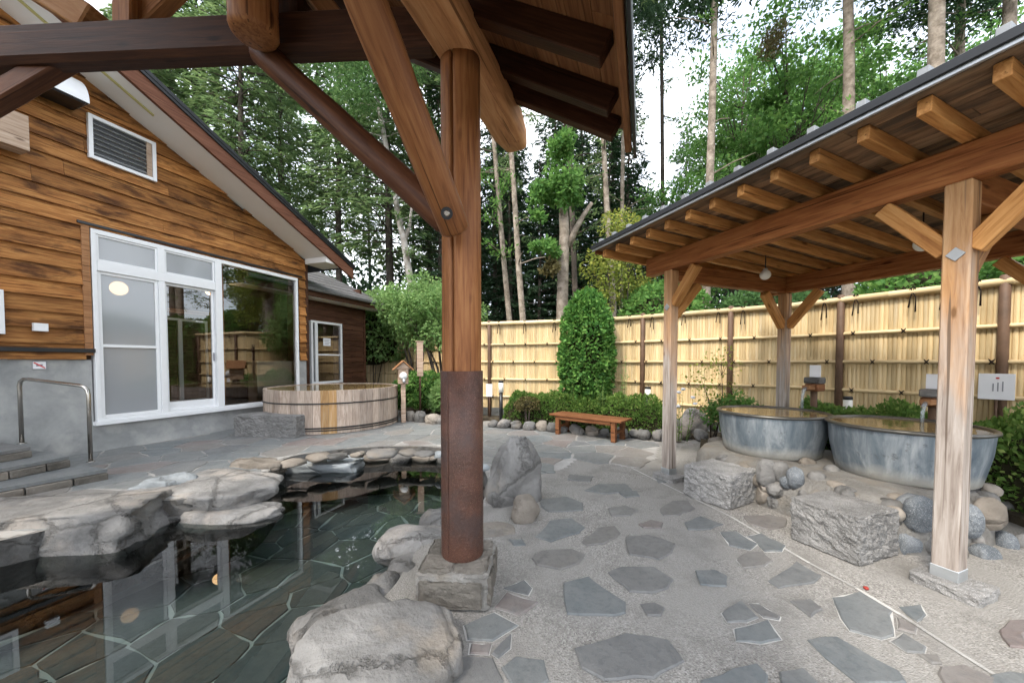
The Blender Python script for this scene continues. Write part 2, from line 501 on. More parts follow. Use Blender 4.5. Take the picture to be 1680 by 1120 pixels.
def aggregate():
    m, nt, b = new_mat('exposed_aggregate', 0.85, 0, 0.15)
    tc = nt.nodes.new("ShaderNodeTexCoord"); v = tc.outputs["Object"]
    peb = voro(nt, v, 110, 'F1', "Color"); pd = voro(nt, v, 110)
    bw = nt.nodes.new("ShaderNodeRGBToBW"); nt.links.new(peb, bw.inputs[0])
    c = ramp(nt, bw.outputs[0], [(.15, (.12, .115, .108)), (.45, (.24, .23, .215)), (.8, (.40, .385, .36))])
    c = mixc(nt, ramp(nt, pd, [(.35, 0.0), (.6, .5)]), c, (.26, .245, .225))
    n = noise(nt, v, 1.1, 7, .62)
    c = mixc(nt, ramp(nt, n, [(.38, 0.0), (.56, .85)]), c, (.262, .252, .235))
    n3 = noise(nt, v, 2.7, 6, .65)
    c = mixc(nt, ramp(nt, n3, [(.50, 0.0), (.70, .75)]), c, (.16, .152, .142))
    setc(nt, b, c)
    bump(nt, b, pd, .5, .012)
    return m
M['aggregate'] = aggregate()
M['grout'] = stone('pale_grout', (.22, .215, .205), (.34, .33, .315), None, 3.0, .9, .4, rnd=False)
M['joint'] = stone('white_joint', (.34, .33, .31), (.50, .49, .47), None, 6.0, .9, .4, rnd=False)
M['pool_grout'] = stone('pool_grout', (.46, .47, .46), (.66, .67, .65), None, 3.0, .8, .3, rnd=False)
M['soil'] = stone('garden_soil', (.05, .04, .03), (.11, .09, .06), None, 6.0, .95, .8, rnd=False)
M['forest_floor'] = stone('forest_floor', (.03, .035, .018), (.07, .065, .035), None, .6, .95, .6, rnd=False)
M['white'] = plain('white_aluminium', (.78, .79, .80), .35, 0, .5, .03)
M['soffit'] = plain('white_soffit_board', (.84, .83, .81), .7, 0, .3, .03, 1.5)
M['barge'] = wood('painted_bargeboard', (.13, .05, .03), (.20, .085, .05), (.26, .12, .075), .6, knots=False, vary=.2)
M['black'] = plain('black_metal_edge', (.018, .019, .021), .35, .3, .5, .2)
M['roof_grey'] = plain('grey_roof_sheet', (.13, .125, .125), .55, .2, .4, .2)
M['steel'] = plain('stainless_steel', (.42, .40, .37), .25, 1.0, .5, .1)
M['batten'] = plain('grey_batten_metal', (.22, .23, .24), .5, .3, .4, .2)
M['zinc'] = plain('zinc_cap', (.45, .47, .48), .4, .7, .5, .1)
M['rust'] = stone('rusty_copper_sleeve', (.035, .015, .010), (.072, .028, .018), (.12, .05, .032), 6, .5, .25, spec=.45, stain=(.055, .036, .033), speck=(.20, .12, .08))
M['bamboo'] = None
def bamboo():
    m, nt, b = new_mat('pale_bamboo', 0.5, 0, 0.2)
    n = noise(nt, coords(nt, (1, 9, 9)), 1.5, 5, .6)
    c = ramp(nt, n, [(.3, (.54, .39, .20)), (.55, (.66, .51, .29)), (.75, (.74, .61, .40))])
    hv = nt.nodes.new("ShaderNodeHueSaturation")
    mr = nd(nt, "ShaderNodeMapRange"); mr.inputs[3].default_value = .78; mr.inputs[4].default_value = 1.14
    nt.links.new(objrand(nt), mr.inputs[0]); nt.links.new(mr.outputs[0], hv.inputs["Value"]); nt.links.new(c, hv.inputs["Color"])
    setc(nt, b, hv.outputs["Color"])
    return m
M['bamboo'] = bamboo()
M['fpost'] = plain('brown_fence_post', (.11, .065, .04), .6, 0, .3, .25)
M['rope'] = plain('black_palm_rope', (.025, .018, .014), .9, 0, .1, .3)
def galvanised():
    m, nt, b = new_mat('weathered_iron_tub', 0.55, 0.25, 0.4)
    v = coords(nt, (1, 1, .22))
    s = noise(nt, v, 9, 7, .65, .4)
    c = ramp(nt, s, [(.3, (.075, .10, .125)), (.5, (.16, .19, .215)), (.7, (.35, .375, .39))])
    v2 = coords(nt, (1, 1, 1))
    p = noise(nt, v2, 14, 5, .7)
    c = mixc(nt, ramp(nt, p, [(.60, 0.0), (.70, .8)]), c, (.10, .11, .12))
    tc = nt.nodes.new("ShaderNodeTexCoord"); sx = nt.nodes.new("ShaderNodeSeparateXYZ"); nt.links.new(tc.outputs["Object"], sx.inputs[0])
    ad = nd(nt, "ShaderNodeMath", operation='MULTIPLY_ADD'); nt.links.new(noise(nt, v2, 3, 5, .6), ad.inputs[0]); ad.inputs[1].default_value = .22
    nt.links.new(sx.outputs[2], ad.inputs[2])
    c = mixc(nt, ramp(nt, ad.outputs[0], [(.12, .85), (.26, 0.0)]), c, (.50, .47, .41))    # lime crust near the foot
    setc(nt, b, c); bump(nt, b, s, .25, .006)
    return m
M['tubiron'] = galvanised()
M['tubrim'] = plain('dark_tub_rim', (.10, .095, .085), .35, .5, .5, .3)
M['pool_water'] = see_through_mat('pool_water', (.64, .74, .73), 1.60, 0.0, wave=(1.6, .012))
M['tub_water'] = see_through_mat('tub_water', (.62, .55, .36), 1.28, 0.03, wave=(9, .12), body=.85, body_col=(.30, .205, .085))
M['stream'] = see_through_mat('falling_water', (.85, .9, .92), 1.33, 0.05, body=.25, body_col=(.8, .85, .88))
M['glass'] = see_through_mat('window_glass', (.86, .88, .88), 2.2, 0.0)
M['screen'] = see_through_mat('frosted_glass', (.55, .57, .6), 1.7, 0.10, body=.72, body_col=(.40, .42, .44))
M['globe'] = plain('opal_globe', (.82, .80, .74), .25, 0, .5, .02)
M['globe_lit'] = emit_mat('lit_globe', (1.0, .62, .30), 2.6)
M['paper'] = plain('white_paper', (.80, .80, .82), .6, 0, .3, .03)
M['ink'] = plain('grey_ink', (.25, .25, .28), .7)
M['red'] = plain('red_print', (.6, .03, .03), .6)
M['petal'] = plain('wilted_petal', (.28, .03, .02), .7)
M['room_wall'] = wood('room_panel_wood', (.09, .045, .025), (.19, .10, .055), (.27, .15, .085), .6)
M['room_floor'] = plain('room_floor_tile', (.16, .18, .20), .3, 0, .5, .2)
M['beige'] = plain('beige_room_wall', (.55, .47, .36), .7, 0, .3, .06)
M['bark_pale'] = stone('pale_bark', (.10, .08, .06), (.27, .225, .18), (.42, .37, .31), 5.0, .9, 1.0, stain=(.13, .10, .075))
M['bark_birch'] = stone('birch_bark', (.24, .20, .17), (.46, .42, .38), (.60, .57, .54), 4.0, .8, .6, stain=(.16, .12, .09))
M['bark_dark'] = stone('dark_bark', (.035, .03, .026), (.085, .07, .058), (.14, .115, .095), 2.5, .95, 1.0)
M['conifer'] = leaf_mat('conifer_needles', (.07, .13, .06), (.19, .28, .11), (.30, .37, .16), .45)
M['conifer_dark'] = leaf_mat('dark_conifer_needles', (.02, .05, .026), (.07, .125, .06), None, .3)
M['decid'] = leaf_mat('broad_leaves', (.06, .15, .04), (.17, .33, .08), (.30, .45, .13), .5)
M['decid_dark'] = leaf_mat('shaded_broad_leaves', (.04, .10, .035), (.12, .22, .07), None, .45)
M['maple'] = leaf_mat('pale_green_leaves', (.11, .21, .07), (.27, .42, .15), (.38, .50, .20), .45)
M['yellow_leaf'] = leaf_mat('yellow_green_leaves', (.14, .20, .04), (.36, .40, .09), (.50, .42, .10), .4)
M['hedge'] = leaf_mat('hedge_leaves', (.06, .13, .03), (.20, .33, .075), (.36, .44, .13), .4)
M['topiary'] = leaf_mat('topiary_leaves', (.04, .12, .03), (.13, .29, .06), (.24, .40, .10), .35)
M['red_leaf'] = leaf_mat('reddish_leaves', (.09, .08, .035), (.19, .16, .065), None, .3)
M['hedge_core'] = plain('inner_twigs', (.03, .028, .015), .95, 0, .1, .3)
M['moss_twig'] = leaf_mat('mistletoe_twigs', (.10, .09, .04), (.24, .20, .10), None, .2)
# ------------------------------------------------------------------ geometry for pieces
def catmull(pts, k=5):
    out = []; n = len(pts)
    for i in range(n):
        p0, p1, p2, p3 = (Vector(pts[(i + j - 1) % n]) for j in range(4))
        for s in range(k):
            t = s / k
            out.append(0.5 * ((2 * p1) + (p2 - p0) * t + (2 * p0 - 5 * p1 + 4 * p2 - p3) * t * t + (3 * p1 - p0 - 3 * p2 + p3) * t ** 3))
    return out
def inside(p, poly):
    x, y = p[0], p[1]; c = False; n = len(poly); j = n - 1
    for i in range(n):
        xi, yi, xj, yj = poly[i][0], poly[i][1], poly[j][0], poly[j][1]
        if (yi > y) != (yj > y) and x < (xj - xi) * (y - yi) / (yj - yi) + xi: c = not c
        j = i
    return c
def clip_half(poly, p, n):
    """keep the side where (x-p).n <= 0"""
    out = []; m = len(poly)
    for i in range(m):
        a, b = poly[i], poly[(i + 1) % m]
        da = (a[0] - p[0]) * n[0] + (a[1] - p[1]) * n[1]
        db = (b[0] - p[0]) * n[0] + (b[1] - p[1]) * n[1]
        if da <= 0: out.append(a)
        if (da < 0 < db) or (db < 0 < da):
            t = da / (da - db)
            out.append((a[0] + (b[0] - a[0]) * t, a[1] + (b[1] - a[1]) * t))
    return out
def crazy_cells(bbox, cell, gap, seed, keep, jit=0.42, ang=0.0, stretch=1.0):
    rnd = random.Random(seed)
    x0, y0, x1, y1 = bbox
    nx, ny = int((x1 - x0) / (cell * stretch)) + 1, int((y1 - y0) / cell) + 1
    S = {}
    for i in range(-2, nx + 2):
        for j in range(-2, ny + 2):
            S[i, j] = (x0 + (i + .5 + (.5 if j % 2 else 0) + rnd.uniform(-jit, jit)) * cell * stretch, y0 + (j + .5 + rnd.uniform(-jit, jit)) * cell)
    res = []
    for i in range(nx):
        for j in range(ny):
            s = S[i, j]
            if not keep(s): continue
            w = 1.7 * cell * stretch
            poly = [(s[0] - w, s[1] - w), (s[0] + w, s[1] - w), (s[0] + w, s[1] + w), (s[0] - w, s[1] + w)]
            for di in (-2, -1, 0, 1, 2):
                for dj in (-2, -1, 0, 1, 2):
                    if (di or dj) and (i + di, j + dj) in S:
                        q = S[i + di, j + dj]
                        dx, dy = q[0] - s[0], q[1] - s[1]; d = math.hypot(dx, dy)
                        g = gap * rnd.uniform(.7, 1.6)
                        poly = clip_half(poly, ((s[0] + q[0]) / 2 - dx / d * g / 2, (s[1] + q[1]) / 2 - dy / d * g / 2), (dx / d, dy / d))
                        if len(poly) < 3: break
                if len(poly) < 3: break
            if len(poly) >= 3:
                a = 0.5 * abs(sum(poly[k][0] * poly[(k + 1) % len(poly)][1] - poly[(k + 1) % len(poly)][0] * poly[k][1] for k in range(len(poly))))
                if a > 0.15 * cell * cell: res.append(poly)
    return res
def roughen(poly, rnd, amt):
    """break long straight edges so that a stone looks split, not cut"""
    out = []; n = len(poly)
    for i in range(n):
        a, b = Vector(poly[i][:2]), Vector(poly[(i + 1) % n][:2])
        out.append((a.x, a.y))
        d = b - a
        if d.length > 0.10:
            nn = Vector((-d.y, d.x)).normalized()
            for t in ((.5,) if d.length < .2 else (.3, .68)):
                p = a + d * (t + rnd.uniform(-.1, .1)) + nn * rnd.uniform(-amt, amt) * min(1, d.length / .25)
                out.append((p.x, p.y))
    return out
def flagstone(name, poly, ztop, thick, mat, parent, rnd, ch=0.006, tilt=0.004, label=None):
    cx = sum(p[0] for p in poly) / len(poly); cy = sum(p[1] for p in poly) / len(poly)
    area = sum(poly[k][0] * poly[(k + 1) % len(poly)][1] - poly[(k + 1) % len(poly)][0] * poly[k][1] for k in range(len(poly)))
    if area < 0: poly = poly[::-1]
    n = len(poly)
    tx, ty = rnd.uniform(-tilt, tilt), rnd.uniform(-tilt, tilt)
    V = []
    for ins, z in ((0, -thick), (0, -ch), (ch * 1.4, 0)):
        for p in poly:
            dx, dy = p[0] - cx, p[1] - cy; r = math.hypot(dx, dy) or 1
            k = max(0.3, (r - ins) / r)
            V.append((dx * k, dy * k, z + (0 if z == -thick else tx * dx + ty * dy)))
    Fc = [tuple(range(2 * n, 3 * n))]
    for L in range(2):
        for i in range(n):
            j = (i + 1) % n
            Fc.append((L * n + i, L * n + j, L * n + n + j, L * n + n + i))
    return link(name, mesh(name, V, Fc), mat, parent, Matrix.Translation((cx, cy, ztop)), label)
def rock_mesh(seed, dims, sub=3, boxy=3.0, rough=0.12, cuts=5, flat_top=None, freq=1.6, taper=0.0):
    rnd = random.Random(seed)
    bm = bmesh.new()
    bmesh.ops.create_icosphere(bm, subdivisions=sub, radius=1.0)
    planes = []
    for _ in range(cuts):
        v = Vector((rnd.gauss(0, 1), rnd.gauss(0, 1), rnd.gauss(0, .8))).normalized()
        planes.append((v, rnd.uniform(.55, .85)))
    sdir = Vector((rnd.gauss(0, .5), rnd.gauss(0, .5), 1)).normalized()
    off = Vector((seed * 3.17 % 50, seed * 1.31 % 50, seed * 7.7 % 50))
    for v in bm.verts:
        d = v.co.normalized()
        r = 1.0 / (abs(d.x) ** boxy + abs(d.y) ** boxy + abs(d.z) ** boxy) ** (1 / boxy)
        p = d * r * .86
        for pn, c in planes:
            s = p.dot(pn)
            if s > c: p -= pn * (s - c) * .95
        k = 1 + rough * (mnoise.fractal(d * freq + off, 1.0, 2.0, 5) * 1.0)
        k += rough * .55 * abs(mnoise.noise(d * freq * 3.1 + off)) - rough * .5 * (1 - abs(mnoise.noise(d * freq * 1.3 - off))) ** 6
        st = (p + off).dot(sdir) * 5.2 + 1.3 * mnoise.noise(d * 2.0 + off)
        k -= rough * .20 * max(0, 1 - abs((st % 1.0) - .5) * 7)
        k += rough * .16 * mnoise.fractal(d * freq * 7 + off, .8, 2.0, 3)
        p = p * k
        if flat_top is not None and p.z > flat_top: p.z = flat_top + (p.z - flat_top) * .18
        if taper:
            q = 1 - taper * max(0, (p.z + .6) / 1.6); p = Vector((p.x * q + .18 * taper * p.z, p.y * q, p.z))
        v.co = Vector((p.x * dims[0] / 2, p.y * dims[1] / 2, p.z * dims[2] / 2))
    return bm_mesh("rock", bm, True)
def rock(name, c, dims, seed, mat, parent=None, rz=0.0, label=None, cat='rock', group=None, tilt=(0, 0), sub=3, **kw):
    me = rock_mesh(seed, dims, sub, **kw)
    Mx = Matrix.Translation(Vector(c)) @ Matrix.Rotation(rz, 4, 'Z') @ Matrix.Rotation(tilt[0], 4, 'X') @ Matrix.Rotation(tilt[1], 4, 'Y')
    if parent is None:
        o = link(name, me, mat, None, Mx)
        if label: tag(o, label, cat, group)
    else:
        o = linkw(name, me, mat, parent, Mx, label)
    return o
def hewn_block(seed, lx, ly, lz, rough=0.014, n=16, top_rough=0.4):
    """rock-faced granite block, foot at z = 0, corner at origin"""
    bm = bmesh.new()
    bmesh.ops.create_cube(bm, size=1.0)
    bmesh.ops.subdivide_edges(bm, edges=bm.edges[:], cuts=n, use_grid_fill=True)
    off = Vector((seed * 2.3, seed * 5.1, seed * 1.7))
    for v in bm.verts:
        p = Vector(((v.co.x + .5) * lx, (v.co.y + .5) * ly, (v.co.z + .5) * lz))
        nn = Vector([(1 if abs(a) > .499 else 0) * (1 if a > 0 else -1) for a in v.co])
        amt = mnoise.fractal(p * 24 + off, .8, 2.0, 4) * rough * .9 + mnoise.fractal(p * 5 + off, 1.0, 2.0, 2) * rough * .6
        if nn.z > 0 and abs(nn.x) + abs(nn.y) == 0: amt *= top_rough
        k = abs(nn.x) + abs(nn.y) + abs(nn.z)
        if k > 1: amt -= rough * .8
        v.co = p + nn * amt
    return bm_mesh("block", bm, False)

# ------------------------------------------------------------------ the pool, the paving, the ground
POOL_Z = -0.21
pool_px = [(467, 776), (530, 762), (590, 755), (660, 752), (720, 755), (775, 775), (800, 812), (795, 850), (762, 880), (712, 915), (676, 960), (650, 1010), (600, 1075)]
pool_pts = [(p.x, p.y) for p in (G(u, v, POOL_Z) for u, v in pool_px)] + [(-.74, 1.70), (-.82, 1.15), (-1.05, .5), (-1.5, -1.5), (-3.2, -2.4), (-5.0, -1.6), (-5.4, .6), (-4.9, 2.0)] + \
           [(p.x, p.y) for p in (G(u, v, POOL_Z) for u, v in ((0, 930), (130, 893), (235, 858), (310, 850), (415, 822)))]
POOL = [(p.x, p.y) for p in catmull([Vector((x, y, 0)) for x, y in pool_pts], 4)]
def ring_fill(name, outer, inner, z, mat):
    bm = bmesh.new()
    es = []
    for loop in (outer, inner):
        vs = [bm.verts.new((p[0], p[1], z)) for p in loop]
        es += [bm.edges.new((vs[i], vs[(i + 1) % len(vs)])) for i in range(len(vs))]
    bmesh.ops.triangle_fill(bm, use_beauty=True, edges=es)
    bmesh.ops.recalc_face_normals(bm, faces=bm.faces[:])
    for f in bm.faces:
        if f.normal.z < 0: f.normal_flip()
    return link(name, bm_mesh(name, bm), mat)
PAVE = [(-14, -6), (9, -6), (9, 15), (-14, 15)]
paving = tag(ring_fill("paving", PAVE, POOL, 0.0, M['aggregate']), "exposed aggregate paving with inset slate flagstones", kind="structure")
ground = tag(ring_fill("ground", [(-700, -700), (700, -700), (700, 700), (-700, 700)], [(-13.9, -5.9), (8.9, -5.9), (8.9, 14.9), (-13.9, 14.9)], -0.03, M['forest_floor']), "dark forest floor around the bath garden", kind="structure")
# basin walls and floor
n = len(POOL)
FLOOR_Z = -0.80
V = [(x, y, 0.0) for x, y in POOL] + [(x, y, FLOOR_Z) for x, y in POOL]
basin = mesh("pool_basin", V, [(i, (i + 1) % n, n + (i + 1) % n, n + i) for i in range(n)] + [tuple(range(n, 2 * n))])
bmx = bmesh.new(); bmx.from_mesh(basin)
bmesh.ops.triangulate(bmx, faces=[f for f in bmx.faces if len(f.verts) > 4]); bmx.to_mesh(basin); bmx.free()
basin.materials.append(M['rock']); basin.materials.append(M['pool_grout'])
for p_ in basin.polygons: p_.material_index = 1 if abs(p_.normal.z) > .5 else 0
pool_basin = tag(link("pool_basin", basin), "stone lined basin of the outdoor hot spring pool", kind="structure")
rnd = random.Random(5)
for poly in crazy_cells((-5.4, -.4, .2, 6.3), .40, .022, 11, lambda s: inside(s, POOL), .47, stretch=1.25):
    flagstone("flagstone", roughen(poly, rnd, .02), FLOOR_Z + .012, .02, M['flag_pool'], pool_basin, rnd, .004, .0)
wat = mesh("pool_water", [(x, y, POOL_Z) for x, y in POOL], [tuple(range(n))])
bmx = bmesh.new(); bmx.from_mesh(wat); bmesh.ops.triangulate(bmx, faces=bmx.faces[:]); bmx.normal_update()
for f_ in bmx.faces:
    if f_.normal.z < 0: f_.normal_flip()
bmx.to_mesh(wat); bmx.free()
tag(link("pool_water", wat, M['pool_water']), "clear dark water of the hot spring pool", kind="structure")

# ------------------------------------------------------------------ house frame
HD = Vector((.35, 1, 0)).normalized()                  # along the gable wall, away from the camera
HN = Vector((HD.y, -HD.x, 0))                          # outward
H0 = G(130, 746.4)
H_RZ = math.atan2(HD.y, HD.x)
house = empty("bathhouse", H0, H_RZ, "large bathhouse gable clad in orange brown clapboards with white glazed doors", "building")
def HL(u, v, out=0.0):
    """pixel -> (x along the wall, z) on the wall plane pushed outward by out"""
    p = on_plane(u, v, H0 + HN * out, HN) - H0
    return p.dot(HD), p.z
X_R = HL(502, 560)[0]
XW0, XW1 = HL(150, 500)[0], HL(488, 560)[0]
ZW0, ZW1 = .42, 3.43
PIT = .448
ZEAVE = HL(464, 396)[1] - PIT * (X_R - HL(464, 396)[0])      # soffit height at the right corner
X_RIDGE = -1.6
def zroof(x): return ZEAVE + PIT * (X_R - max(x, 2 * X_RIDGE - x))
X_L = 2 * X_RIDGE - X_R
# concrete base, a U round the glazing
XLV = -4.2
prism_xz("concrete_wall", [(XLV, -.3), (X_R, -.3), (X_R, 1.43), (XW1 + .03, 1.43), (XW1 + .03, ZW0), (XW0 - .02, ZW0), (XW0 - .02, 1.43), (XLV, 1.43)], .0, .18, M['concrete'], house)
# clapboards
rnd = random.Random(21)
EXPO = .222
z = 1.44
def board(x0, x1, zb, cut_right=True, m=None, par=None, thick=.042, zr=None):
    """one clapboard, foot proud of its top; its right end follows the roof slope"""
    zt = zb + EXPO + .015
    zr = zr or zroof
    lim = lambda zz: X_R - (zz - ZEAVE) / PIT
    xb, xt = (min(x1, lim(zb)), min(x1, lim(zt))) if cut_right else (x1, x1)
    if xb - x0 < .05: return
    xt = max(xt, x0 + .01)
    j = rnd.uniform(-.004, .004)
    P = [(0, -thick + j, zb), (xb - x0, -thick + j, zb), (xt - x0, -.007 + j, zt), (0, -.007 + j, zt), (0, 0, zb), (xb - x0, 0, zb), (xt - x0, 0, zt), (0, 0, zt)]
    me = mesh("siding_board", P, [(0, 1, 2, 3), (7, 6, 5, 4), (0, 4, 5, 1), (1, 5, 6, 2), (2, 6, 7, 3), (3, 7, 4, 0)])
    # put the object's origin at the board so its grain varies
    for vv in me.vertices: vv.co.z -= zb
    link("siding_board", me, m or M['siding'], par or house, Matrix.Translation((x0, 0, zb)))
while z < zroof(X_RIDGE):
    segs = [(XLV, X_R)]
    if z < ZW1 - .03:
        segs = [(XLV, XW0 - .09), (XW1 + .05, X_R)]
    for a, b in segs:
        if b - a > 2.2:
            xs = [a]
            while xs[-1] + 3.0 < b: xs.append(xs[-1] + rnd.uniform(1.5, 2.9))
            xs.append(b)
        else: xs = [a, b]
        for i in range(len(xs) - 1): board(xs[i], xs[i + 1] - (.003 if i < len(xs) - 2 else 0), z)
    z += EXPO
box("corner_board", (X_R - .01, -.035, 1.44), (X_R + .06, .06, ZEAVE + .02), M['siding_dark'], house)
box("window_trim", (XW0 - .10, -.045, 1.50), (XW0 - .012, .0, ZW1 + .03), M['trim'], house)
box("drip_flashing", (XW0 - .14, -.06, ZW1 + .035), (XW1 + .12, .0, ZW1 + .075), M['black'], house)
box("drip_flashing", (XLV, -.075, 1.54), (XW0 - .0, -.012, 1.60), M['black'], house)
# roof: slab, soffit, bargeboard, drip edge
OUT = .74
XE = HL(578, 437, OUT)[0]                               # lowest tip of the bargeboard
def slab(name, zlo, zhi, y0, y1, xr, mat, xl=X_L - .9, par=None):
    P = [(xl, zroof(X_R) - PIT * (X_L - xl) * -1 * -1), ]
    f = lambda x: ZEAVE + PIT * (X_R - x) if x >= X_RIDGE else ZEAVE + PIT * (x - X_L)
    poly = [(xr, f(xr) + zlo), (xr, f(xr) + zhi), (X_RIDGE, f(X_RIDGE) + zhi), (xl, f(xl) + zhi), (xl, f(xl) + zlo), (X_RIDGE, f(X_RIDGE) + zlo)]
    return prism_xz(name, poly, y0, y1, mat, par or house)
slab("soffit", .0, .05, -OUT + .03, .02, X_R + .22, M['soffit'])
slab("bargeboard", -.015, .29, -OUT - .03, -OUT + .028, XE, M['barge'])
rf = slab("roof", .295, .36, -OUT - .07, 7.5, XE + .03, M['black'])
slab("drip_edge", .24, .292, -OUT - .06, -OUT - .034, XE + .02, M['black'])
prism_xz("eave_box", [(X_R - .02, ZEAVE - .13), (XE - .28, ZEAVE - .13), (XE - .28, ZEAVE - PIT * (XE - .28 - X_R) + .10), (X_R - .02, ZEAVE + .0)], -OUT + .03, -.04, M['soffit'], house)
sx0, sz0 = HL(146, 108, OUT * .62); sx1, sz1 = HL(252, 196, OUT * .62)
fz = lambda x: ZEAVE + PIT * (X_R - x)
M['strip'] = plain('yellowed_strip', (.52, .48, .20), .6)
prism_xz("cover_strip", [(sx0 - 1, fz(sx0 - 1) - .022), (sx1, fz(sx1) - .022), (sx1, fz(sx1) - .001), (sx0 - 1, fz(sx0 - 1) - .001)], -OUT * .62 - .02, -OUT * .62 + .02, M['strip'], house)

# louvred vent window
lx0, lz1 = HL(139, 184); lx1, _ = HL(251, 232); lz0 = HL(139, 258)[1]
lou = empty("louvre_window", (0, 0, 0)); lou.parent = house; WM[lou.name] = WM[house.name]
lz1 = HL(139, 186)[1]
def frame_rect(parent, x0, x1, z0, z1, w, y0, y1, mat, name="frame"):
    box(name, (x0, y0, z0), (x0 + w, y1, z1), mat, parent)
    box(name, (x1 - w, y0, z0), (x1, y1, z1), mat, parent)
    box(name, (x0 + w, y0 + .002, z1 - w), (x1 - w, y1, z1), mat, parent)
    box(name, (x0 + w, y0 + .002, z0), (x1 - w, y1, z0 + w), mat, parent)
frame_rect(lou, lx0, lx1, lz0, lz1, .05, -.085, -.03, M['white'])
box("backing", (lx0 + .04, -.045, lz0 + .04), (lx1 - .04, -.032, lz1 - .04), M['black'], lou)
for i in range(8):
    zz = lz0 + .09 + (lz1 - lz0 - .15) * i / 7.0
    o = box("slat", (lx0 + .05, -.078, zz - .004), (lx1 - .13, -.048, zz + .004), M['zinc'], lou)
    o.rotation_euler = (math.radians(-28), 0, 0)
box("side_panel", (lx1 - .125, -.07, lz0 + .05), (lx1 - .055, -.046, lz1 - .05), M['weath'], lou)
# metal vent hood (quarter round) and the boxed duct at the frame's left
hx0, hz0 = HL(60, 168, .3); hx1 = HL(138, 160, .3)[0]; hz0 = HL(139, 166, .35)[1]; 
hood = empty("vent_hood", (0, 0, 0)); hood.parent = house; WM[hood.name] = WM[house.name]
arc = [(math.cos(a) * .42, math.sin(a) * .42) for a in [i * math.pi / 2 / 10 for i in range(11)]]
Vh, Fh = [], []
hz0 -= .05
for x in (hx1 - 1.0, hx1):
    for r, s in arc: Vh.append((x, -r - .02, hz0 + s))
    Vh.append((x, -.02, hz0))
m_ = 12
for i in range(10): Fh.append((i, i + 1, m_ + i + 1, m_ + i))
Fh += [tuple(range(12)), tuple(range(12, 24))]
link("hood_shell", mesh("hood_shell", Vh, Fh), M['white'], hood)
box("hood_grille", (hx1 - .97, -.41, hz0 - .02), (hx1 - .03, -.04, hz0 + .004), M['black'], hood)
dx, dz = HL(47, 238, .25)
box("duct_box", (dx - .9, -.28, dz - .09), (dx, -.03, HL(40, 190, .25)[1]), M['weath'], house)
# small louvred outlet and the no-entry plate
ox, oz = HL(62, 537)
o = box("wall_outlet", (ox - .065, -.10, oz - .055), (ox + .065, -.03, oz + .055), M['white'], house)
sxp, szp = HL(64, 599)
sign = empty("warning_plate", (0, 0, 0)); sign.parent = house; WM[sign.name] = WM[house.name]
box("plate", (sxp - .065, -.010, szp - .055), (sxp + .065, -.003, szp + .055), M['paper'], sign, .001)
frame_rect(sign, sxp - .066, sxp + .066, szp - .056, szp + .056, .006, -.0125, -.0105, M['ink'], "border")
beam("red_bar", (sxp - .05, -.013, szp + .038), (sxp + .05, -.013, szp - .038), .003, .014, M['red'], sign, .0005)
beam("pictogram", (sxp - .03, -.0112, szp - .005), (sxp + .03, -.0112, szp + .005), .0012, .022, M['ink'], sign, .0004)

# the white glazed doors
win = empty("glazed_door", (0, 0, 0)); win.parent = house; WM[win.name] = WM[house.name]
XM1, XM2 = HL(263.5, 500)[0], HL(357, 520)[0]
ZT = HL(148, 436)[1]
W_ = M['white']
def bar(x0, x1, z0, z1, y0=-.05, y1=.06, name="frame"): return box(name, (x0, y0, z0), (x1, y1, z1), W_, win, .003)
bar(XW0, XW0 + .055, ZW0 + .10, ZW1 - .07)                             # left jamb
bar(XW1 - .06, XW1, ZW0 + .10, ZW1 - .07)                              # right jamb
bar(XW0, XW1, ZW1 - .07, ZW1, -.052)                                   # head
bar(XW0 - .03, XW1 + .02, ZW0, ZW0 + .055, -.09, .08, "sill")
bar(XW0, XW1, ZW0 + .057, ZW0 + .10, -.055, .06, "sill")
bar(XM2 - .06, XM2 + .06, ZW0 + .10, ZW1 - .07, -.06)                  # main mullion
bar(XW0 + .055, XM2 - .06, ZT - .06, ZT + .09, -.056)                  # transom rail
bar(XM1 - .05, XM1 + .05, ZT + .09, ZW1 - .07, -.054)                  # mullion of the fanlights
bar(XM1 - .045, XM1 + .045, ZW0 + .10, ZT - .06, -.054)                # meeting stile
def sash(x0, x1, z0, z1, w, y):
    frame_rect(win, x0, x1, z0, z1, w, y - .018, y + .018, W_, "sash")
sash(XW0 + .057, XM1 - .047, ZT + .092, ZW1 - .072, .03, -.02)
sash(XM1 + .052, XM2 - .062, ZT + .092, ZW1 - .072, .03, -.02)
sash(XW0 + .057, XM1 - .047, ZW0 + .102, ZT - .062, .045, -.015)
sash(XM1 + .047, XM2 - .062, ZW0 + .102, ZT - .062, .045, .018)
zmid = HL(200, 568)[1]
box("midrail", (XW0 + .10, -.035, zmid - .022), (XM1 - .09, .0, zmid + .022), W_, win)
box("bottom_panel", (XM1 + .092, .012, ZW0 + .147), (XM2 - .107, .030, ZW0 + .26), W_, win)
def pane(x0, x1, z0, z1, y, mat, label=None):
    return link("pane", mesh("pane", [(x0, y, z0), (x1, y, z0), (x1, y, z1), (x0, y, z1)], [(0, 1, 2, 3)]), mat, win, None, label)
pane(XW0 + .08, XM1 - .06, ZT + .11, ZW1 - .09, -.015, M['screen'])
pane(XM1 + .06, XM2 - .07, ZT + .11, ZW1 - .09, -.015, M['screen'])
pane(XW0 + .08, XM1 - .06, ZW0 + .12, ZT - .08, -.012, M['screen'], "frosted grey door pane")
pane(XM1 + .06, XM2 - .08, ZW0 + .25, ZT - .08, .022, M['glass'])
pane(XM2 + .05, XW1 - .05, ZW0 + .095, ZW1 - .06, .0, M['glass'])
